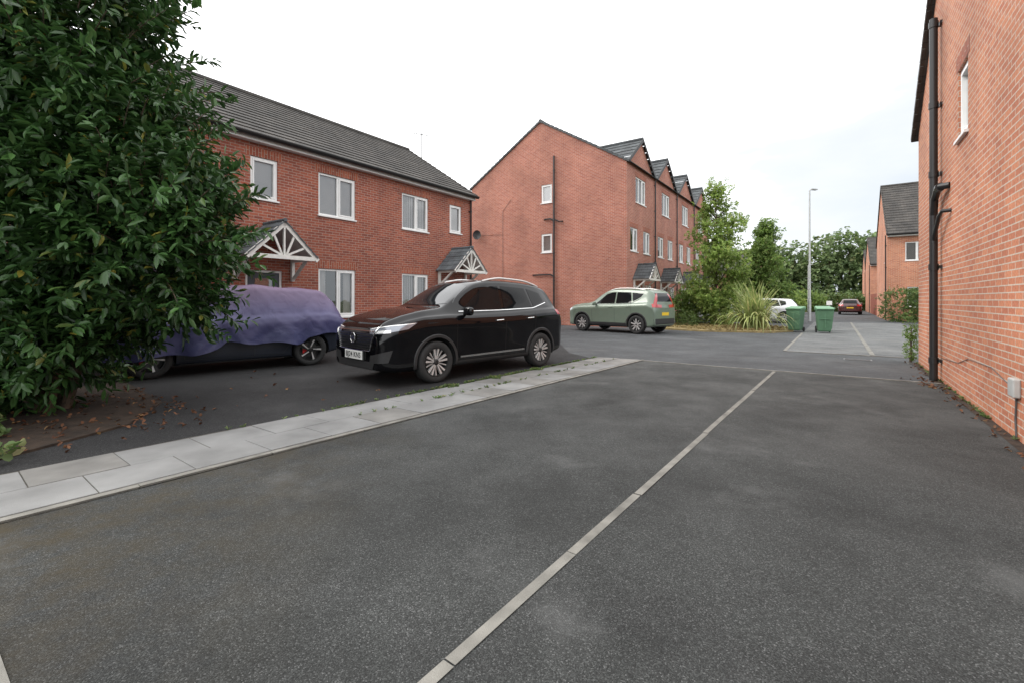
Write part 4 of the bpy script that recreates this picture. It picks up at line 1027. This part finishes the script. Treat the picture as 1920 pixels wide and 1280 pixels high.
suv=dict(wb=2.585,W=1.80,wr=.34,style='twin',rim=rimA,sill=(.24,.33),strip=True,chrome=True,
 top=[(-2.1,.86),(-2.08,1.0),(-2.02,1.14),(-1.92,1.30),(-1.80,1.44),(-1.66,1.52),(-1.4,1.575),(-1.0,1.615),(-.4,1.64),(0,1.63),(.28,1.58),(.6,1.42),(.98,1.20),(1.06,1.165),(1.5,1.12),(1.85,1.055),(2.05,.995),(2.18,.92),(2.27,.80)],
 belt=[(-2.1,.80),(-2.0,1.04),(-1.8,1.12),(-1.4,1.11),(-.5,1.065),(.5,1.04),(1.0,1.045),(1.5,1.025),(1.85,.97),(2.05,.915),(2.18,.85),(2.27,.74)],
 w=[(-2.1,.72),(-2.06,.80),(-1.92,.87),(-1.5,.895),(1.5,.90),(1.85,.895),(2.0,.88),(2.12,.84),(2.22,.78),(2.27,.70)],
 rw=[(-2.1,.54),(-1.8,.58),(-1.5,.62),(-.6,.655),(.6,.655),(1.0,.69),(1.5,.74),(2.0,.71),(2.27,.62)],
 bot=[(-2.1,.40),(-2.0,.30),(-1.7,.24),(1.7,.22),(2.05,.22),(2.27,.28)],
 side_glass=[([(.72,1.105),(-.25,1.115)],[(.20,1.44),(-.05,1.505),(-.25,1.515)]),([(-.32,1.115),(-1.10,1.14)],[(-.32,1.515),(-.98,1.485)]),([(-1.15,1.15),(-1.50,1.25)],[(-1.05,1.48),(-1.42,1.40)])],
 glass_trim=[[(.78,1.085),(-.25,1.095),(-1.12,1.12),(-1.55,1.22)]],
 screen=([(.70,1.225),(.4,1.20),(0,1.19),(-.4,1.20),(-.70,1.225)],[(.56,1.50),(.3,1.545),(0,1.56),(-.3,1.545),(-.56,1.50)]),
 rear=([(.54,1.18),(-.54,1.18)],[(.48,1.43),(-.48,1.43)]),
 seams=seams4(.86,-.28,-1.12,.33,1.08)+[[(.86,1.0),(1.3,1.01),(1.85,.96)]],
 handles=[(-.02,.93),(-.86,.95)],handle_mat='chrome',mirror=(.66,1.05),
 lamps=[(R(40),[(-1.08,.785),(-.85,.80),(-.50,.86)],[(-1.10,.865),(-.85,.90),(-.40,.945)],'lensD','headlight',True),
        (R(40),[(-1.07,.855),(-.85,.887),(-.44,.928)],[(-1.07,.865),(-.85,.899),(-.42,.942)],'drl','light_strip',True),
        (R(40),[(-.96,.800),(-.72,.812)],[(-.96,.835),(-.72,.855)],'drl','light_strip',True),
        (R(38),[(-1.02,.38),(-.68,.40)],[(-1.0,.50),(-.62,.58)],'blackm','bumper_vent',True),
        (R(140),[(.90,.95),(.50,1.00)],[(.90,1.05),(.48,1.09)],'tail','tail_light',True),
        (0,[(-.50,.57),(.50,.57)],[(-.66,.83),(-.3,.865),(.3,.865),(.66,.83)],'black','grille',False),
        (0,[(-.56,.29),(.56,.29)],[(-.62,.40),(.62,.40)],'blackm','air_intake',False),
        (0,[(-.60,.245),(.60,.245)],[(-.62,.275),(.62,.275)],'chrome','lip_strip',False)],
 rails=(.05,-1.5,.575))
K=.09; suv=zscale(suv,K); Z=lambda z:z+max(0,z-.5)*K
hd=math.atan2(-.712,-.702)
root,body,bvh=build_car('glossy black sport utility car with silver roof rails',-.94,8.956,hd,suv,'paintK')
# grille diamonds, chrome outline, badge, plate
b2=MB()
for r_ in range(7):
    z=Z(.60+r_*.038)
    for i in range(-14,15):
        yy=i*.045+(.0225 if r_%2 else 0)
        if abs(yy)>.50+(z-.56)*.4: continue
        s_=.015
        ps_=[cast(bvh,0,yy+dy,z+dz,.016) for dy,dz in ((-s_,0),(0,-s_*.8),(s_,0),(0,s_*.8))]
        if all(ps_): b2.add(ps_,[(0,1,2,3)])
b2.make('grille_mesh',root,M['chrome'],uv=False)
b2=MB()
ol=[(-.66,.87),(-.54,.72),(-.50,.565),(0,.555),(.50,.565),(.54,.72),(.66,.87)]
pts=[cast(bvh,0,*polyat(ol,i/40),.012) for i in range(41)]; pts=[p for p in pts if p]
b2.tube(pts,.009,6); b2.make('grille_surround',root,M['chrome'],smooth=True,uv=False)
zb_=.745; fx=cast(bvh,0,0,zb_,.03).x
b2=MB(); n=8; vs=[];
for rr_,xx in ((.090,fx),(.074,fx+.006)):
    for k in range(n): a=2*math.pi*(k+.5)/n; vs.append((xx,rr_*math.cos(a),zb_+rr_*math.sin(a)))
b2.add(vs,[tuple(range(8,16))]+[(k,(k+1)%8,8+(k+1)%8,8+k) for k in range(8)]); bo=b2.make('badge',root,M['blackm'],uv=False)
b2=MB(); b2.tube([(fx+.008,.080*math.cos(2*math.pi*(k+.5)/8),zb_+.080*math.sin(2*math.pi*(k+.5)/8)) for k in range(9)],.007,6); b2.make('badge_ring',bo,M['chrome'],uv=False)
mt=Matrix(((0,0,1,fx+.009),(1,0,0,0),(0,1,0,zb_),(0,0,0,1)))
text_mesh('badge_lettering','MG',.080,M['chrome'],bo,mt)
px_=cast(bvh,0,0,.49,.0).x+.02
b2=MB(); b2.box(px_,px_+.012,-.29,.29,.415,.55); po=b2.make('number_plate',root,M['platew'],bevel=.004)
mt=Matrix(((0,0,1,px_+.0135),(1,0,0,0),(0,1,0,.482),(0,0,0,1)))
text_mesh('plate_lettering','BJ24 KNS',.118,M['ink'],po,mt)
b2=MB(); b2.box(px_-.03,px_-.001,-.31,.31,.405,.56); b2.make('plate_holder',root,M['blackm'],bevel=.006)

# crossover, sage green
xc=dict(wb=2.70,W=1.86,wr=.37,style='five',rim=rimA,sill=(.26,.42),
 top=[(-2.12,.88),(-2.11,1.05),(-2.07,1.22),(-2.0,1.42),(-1.92,1.54),(-1.75,1.60),(-.9,1.65),(-.2,1.66),(.15,1.62),(.5,1.44),(.88,1.20),(1.0,1.16),(1.5,1.12),(1.95,1.05),(2.15,.98),(2.22,.85)],
 belt=[(-2.12,.83),(-2.05,1.08),(-1.8,1.14),(-1.4,1.12),(-.5,1.08),(.5,1.05),(1.5,1.03),(1.95,.98),(2.15,.90),(2.22,.78)],
 w=[(-2.12,.80),(-2.08,.86),(-1.9,.915),(-1.5,.925),(1.5,.925),(1.85,.91),(2.08,.84),(2.16,.76),(2.22,.66)],
 rw=[(-2.12,.62),(-1.8,.64),(-1.5,.65),(-.2,.65),(.6,.65),(1.0,.70),(2.0,.68),(2.22,.56)],
 bot=[(-2.12,.36),(-2.0,.28),(-1.7,.25),(1.7,.23),(2.1,.25),(2.22,.30)],
 side_glass=[([(.66,1.11),(-.30,1.12)],[(.15,1.45),(-.08,1.51),(-.30,1.525)]),([(-.36,1.12),(-1.10,1.14)],[(-.36,1.525),(-1.0,1.51)]),([(-1.16,1.18),(-1.48,1.34)],[(-1.07,1.50),(-1.58,1.46)])],
 glass_trim=[[(.70,1.09),(-.3,1.10),(-1.12,1.12),(-1.50,1.30)]],
 screen=([(.70,1.22),(0,1.20),(-.70,1.22)],[(.56,1.52),(0,1.58),(-.56,1.52)]),
 rear=([(.60,1.18),(-.60,1.18)],[(.55,1.48),(-.55,1.48)]),
 seams=seams4(.80,-.33,-1.12,.42,1.09),handles=[(-.06,.98),(-.9,1.0)],mirror=(.60,1.06),
 lamps=[(R(40),[(-1.10,.82),(-.60,.86)],[(-1.10,.93),(-.55,.96)],'lens','headlight',True),
        (R(145),[(.66,.98),(.48,1.0)],[(.82,1.46),(.70,1.45)],'tail','tail_light',True),
        (R(145),[(.98,.97),(.46,.99)],[(.98,1.07),(.46,1.10)],'tail','light_strip',True),
        (math.pi,[(-.80,.34),(.80,.34)],[(-.84,.60),(.84,.60)],'blackm','bumper_trim',False),
        (math.pi,[(-.27,.70),(.27,.70)],[(-.27,.81),(.27,.81)],'platey','number_plate',False)],
 rails=(.0,-1.6,.60))
xc=zscale(xc,.14)
hv=math.atan2(.73,-.68); h_=Vector((math.cos(hv),math.sin(hv))); lf=Vector((-h_.y,h_.x))
ml=(Vector((3.15,20.0))+Vector((4.81,18.0)))/2; c=ml-lf*.91
build_car('sage green crossover car parked by the brick gable',c.x,c.y,hv,xc,'paintG')

hatch=dict(wb=2.62,W=1.79,wr=.325,style='blade',rim=rimA,sill=(.2,.28),
 top=[(-2.02,.80),(-1.98,.95),(-1.92,1.08),(-1.72,1.32),(-1.6,1.40),(-1.2,1.44),(-.3,1.47),(.1,1.45),(.45,1.32),(1.0,1.06),(1.1,1.02),(1.6,.95),(1.98,.86),(2.14,.76),(2.20,.62)],
 belt=[(-2.02,.74),(-1.9,.93),(-1.6,.97),(-.5,.94),(.5,.91),(1.0,.90),(1.6,.86),(1.98,.78),(2.14,.70),(2.20,.56)],
 w=[(-2.02,.70),(-1.95,.80),(-1.8,.86),(-1.4,.89),(1.5,.89),(1.8,.87),(2.05,.80),(2.14,.72),(2.20,.60)],
 rw=[(-2.02,.5),(-1.6,.56),(-.2,.60),(.4,.60),(1.0,.68),(2.0,.62),(2.2,.5)],
 bot=[(-2.02,.34),(-1.9,.26),(-1.6,.20),(1.7,.17),(2.1,.18),(2.2,.24)],
 side_glass=[([(.70,.97),(-.25,.975)],[(.22,1.26),(0,1.345),(-.25,1.36)]),([(-.31,.975),(-1.10,.99)],[(-.31,1.36),(-.95,1.34)]),([(-1.14,1.0),(-1.40,1.08)],[(-1.02,1.33),(-1.36,1.26)])],
 screen=([(.66,1.08),(0,1.05),(-.66,1.08)],[(.52,1.36),(0,1.40),(-.52,1.36)]),
 rear=([(.52,1.02),(-.52,1.02)],[(.46,1.32),(-.46,1.32)]),
 seams=seams4(.82,-.28,-1.08,.28,.95),handles=[(-.02,.82),(-.86,.84)],mirror=(.64,.94),
 lamps=[(R(40),[(-1.10,.62),(-.55,.68)],[(-1.10,.73),(-.50,.80)],'lens','headlight',True),
        (R(140),[(.92,.78),(.50,.80)],[(.90,.92),(.48,.93)],'tail','tail_light',True),
        (0,[(-.5,.24),(.5,.24)],[(-.55,.42),(.55,.42)],'blackm','air_intake',False),
        (math.pi,[(-.26,.58),(.26,.58)],[(-.26,.69),(.26,.69)],'platey','number_plate',False)])
hg=math.atan2(-.65,-.76); h_=Vector((math.cos(hg),math.sin(hg))); lf=Vector((-h_.y,h_.x))
rl_=Vector((-4.17,9.44)); c=rl_+h_*(2.62/2)-lf*.88
root,body,bvg=build_car('dark hatchback car under a purple blue fabric cover',c.x,c.y,hg,hatch,'paintN',clad=False)
b2=MB(); patch(b2,bvg,H90,sx([(.9,.205),(-.9,.215)]),sx([(.9,.225),(-.9,.235)]),20,1,.012); b2.make('side_strip',root,M['chrome'],uv=False)
for wx in (1.31,-1.31):
    b2=MB(); b2.box(wx+.06,wx+.14,.77,.80,.25,.42); b2.make('brake_caliper',root,M['red'],bevel=.01)
# the cover: cloth grid draped over the car
xs=np.linspace(-2.10,2.26,110); cs=car_sections(zscale(hatch,.12))
cx_=np.array([s_[0] for s_ in cs]); 
hal=np.array([[list(q) for q in s_[1]] for s_ in cs])  # (n,17,2)
mb=MB(); nv=46; V=[]
for i,xx in enumerate(xs):
    xc_=min(max(xx,cx_[0]),cx_[-1]); h_i=np.array([[np.interp(xc_,cx_,hal[:,k,0]),np.interp(xc_,cx_,hal[:,k,1])] for k in range(17)])
    hem=.52+.04*math.sin(xx*2.3+1)+.03*math.sin(xx*7)+(.12 if xx<-1.2 else 0)-(.12 if xx>.2 else 0)
    hl=h_i[5:]; row=[]
    for j in range(nv+1):
        f=j/nv; pl=[(hl[0][0]*1.0,hem)]+[tuple(q) for q in hl if q[1]>hem+.02]
        y_,z_=polyat(pl,f); row.append([y_,z_])
    for sgn in (1,-1):
        rr=row if sgn==1 else row[-2::-1]
        for y_,z_ in rr: V.append([xx,sgn*y_,z_])
nr=2*nv+1
V=np.array(V)
V=V.reshape(len(xs),nr,3)
for it in range(5):  # taut-cloth relax
    V[1:-1,:,2]=np.maximum(V[1:-1,:,2],(V[:-2,:,2]+V[2:,:,2])/2)
    V[1:-1,:,1]=np.where(np.abs(V[:-2,:,1]+V[2:,:,1])/2>np.abs(V[1:-1,:,1]),(V[:-2,:,1]+V[2:,:,1])/2,V[1:-1,:,1])
V=V.reshape(-1,3)
for k in range(len(V)):
    p=V[k]; v=Vector((p[0]*1.6,p[1]*2.2,p[2]*2.2)); nrm=(Vector((p[0]*.3,p[1],(p[2]-.6)*1.1))).normalized()
    wr_=abs(mnoise.noise(Vector((p[0]*3.1+p[2]*2.0,p[1]*1.2,p[2]*1.5))))*.045+mnoise.noise(v*1.1)*.015+abs(mnoise.noise(Vector((p[0]*6-p[2]*5,p[1]*2,p[2]*2))))*.018
    low=max(0,(.95-p[2]))*.10
    V[k]=p+np.array(nrm)*(.045+wr_+low*(1+.8*math.sin(p[0]*9+p[1]*3)))
fs=[]
for i in range(len(xs)-1):
    for j in range(nr-1): fs.append((i*nr+j,i*nr+j+1,(i+1)*nr+j+1,(i+1)*nr+j))
mb.add([tuple(q) for q in V],fs)
for i in (0,len(xs)-1):
    b_=i*nr; mb.f+= [(b_+j,b_+j+1,b_+nr-2-j,b_+nr-1-j) for j in range(nv-0) if b_+j+1<b_+nr-2-j]; mb.m+=[0]*(len(mb.f)-len(mb.m))
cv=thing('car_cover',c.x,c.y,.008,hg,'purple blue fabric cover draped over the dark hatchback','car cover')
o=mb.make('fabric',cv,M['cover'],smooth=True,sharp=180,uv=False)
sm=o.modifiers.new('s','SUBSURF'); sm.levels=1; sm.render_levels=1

build_car('white hatchback car parked behind the flax plant',15.25,27.9,ROT_P+math.pi,dict(hatch,style='five'),'paintW',clad=False)
build_car('white hatchback car parked behind the young tree',12.7,29.6,ROT_P+math.pi,dict(hatch,style='five'),'paintW',clad=False)
build_car('dark red car parked at the end of the street',31.9,43.0,ROT_S,dict(hatch,style='five'),'paintR',clad=False)

# ---------------------------------------------------------------- bins, lamp post, sign
def wheelie(label,x,y,rot,open_=0):
    root=thing('wheelie_bin',x,y,.008,rot,label,'bin','green wheelie bins by the road')
    mb=MB(); 
    secs=[(.06,.20,.20),(.12,.215,.225),(.90,.27,.30),(.93,.29,.33),(.965,.29,.33)]
    vs=[]
    for z,a,b in secs: vs+=[(-a,-b,z),(a,-b,z),(a,b,z),(-a,b,z)]
    fs=[(3,2,1,0)]
    for i in range(len(secs)-1):
        for k in range(4): fs.append((4*i+k,4*i+(k+1)%4,4*i+4+(k+1)%4,4*i+4+k))
    fs.append((16,17,18,19)); mb.add(vs,fs)
    mb.box(-.20,.20,-.30,-.27,.55,.58); mb.box(-.02,.02,-.295,-.25,.2,.85)
    mb.make('body',root,M['bin'],bevel=.018)
    lb=MB(); lb.add([(-.30,-.36,.97),(.30,-.36,.97),(.30,.34,.97),(-.30,.34,.97),(-.29,-.34,1.0),(.29,-.34,1.0),(.28,.30,1.075),(-.28,.30,1.075)],[(3,2,1,0),(4,5,6,7),(0,1,5,4),(1,2,6,5),(2,3,7,6),(3,0,4,7)])
    lb.make('lid',root,M['bin2'],bevel=.012)
    hb=MB(); hb.tube([(-.24,.30,.95),(-.24,.40,.98),(.24,.40,.98),(.24,.30,.95)],.016,8); hb.make('handle',root,M['bin'],smooth=True)
    for sg in (-1,1):
        wb=MB(); wb.lathe([(0,-.025),(.08,-.025),(.1,-.02),(.1,.02),(.08,.025),(0,.025)],20); w_=wb.make('wheel',root,M['rubber'],smooth=True); w_.location=(sg*.235,.25,.10); w_.rotation_euler=(0,0,H90)
wheelie('green wheelie bin standing on the paved bay',12.15,19.5,R(-50))
wheelie('green wheelie bin with bright lid on the paved bay',12.85,18.75,R(-25))
wheelie('green wheelie bin standing behind another bin',13.8,20.1,R(-15))
def lamp(label,x,y,h,k=1):
    root=thing('street_lamp',x,y,0,R(15),label,'street lamp','street lamps along the road')
    mb=MB(); mb.tube([(0,0,0),(0,0,1.3)],.08*k,14); mb.tube([(0,0,1.3),(0,0,1.4),(0,0,h)],[.08*k,.06*k,.04*k],14); mb.make('post',root,M['zinc'],smooth=True)
    mb=MB(); mb.tube([(0,0,h-.02),(.12,0,h+.06),(.3,0,h+.1)],.025,8); mb.box(.12,.55,-.1,.1,h+.05,h+.13); mb.make('lamp_head',root,M['zinc'],bevel=.02)
lamp('tall galvanised street lamp beside the road',18.9,28.9,8.3,1.1)
x,y=XY(-2.5,60); lamp('distant galvanised street lamp beyond the bushes',x,y,5.2)
x,y=XY(-.6,60); sg_=thing('road_sign',x,y,0,ROT_P,'small white road sign on a short post','sign')
mb=MB(); mb.tube([(0,0,0),(0,0,1.3)],.03,8); mb.make('post',sg_,M['zinc']); mb=MB(); mb.box(-.25,.25,-.04,-.03,.8,1.25); mb.make('sign_plate',sg_,M['platew'])
print('done')
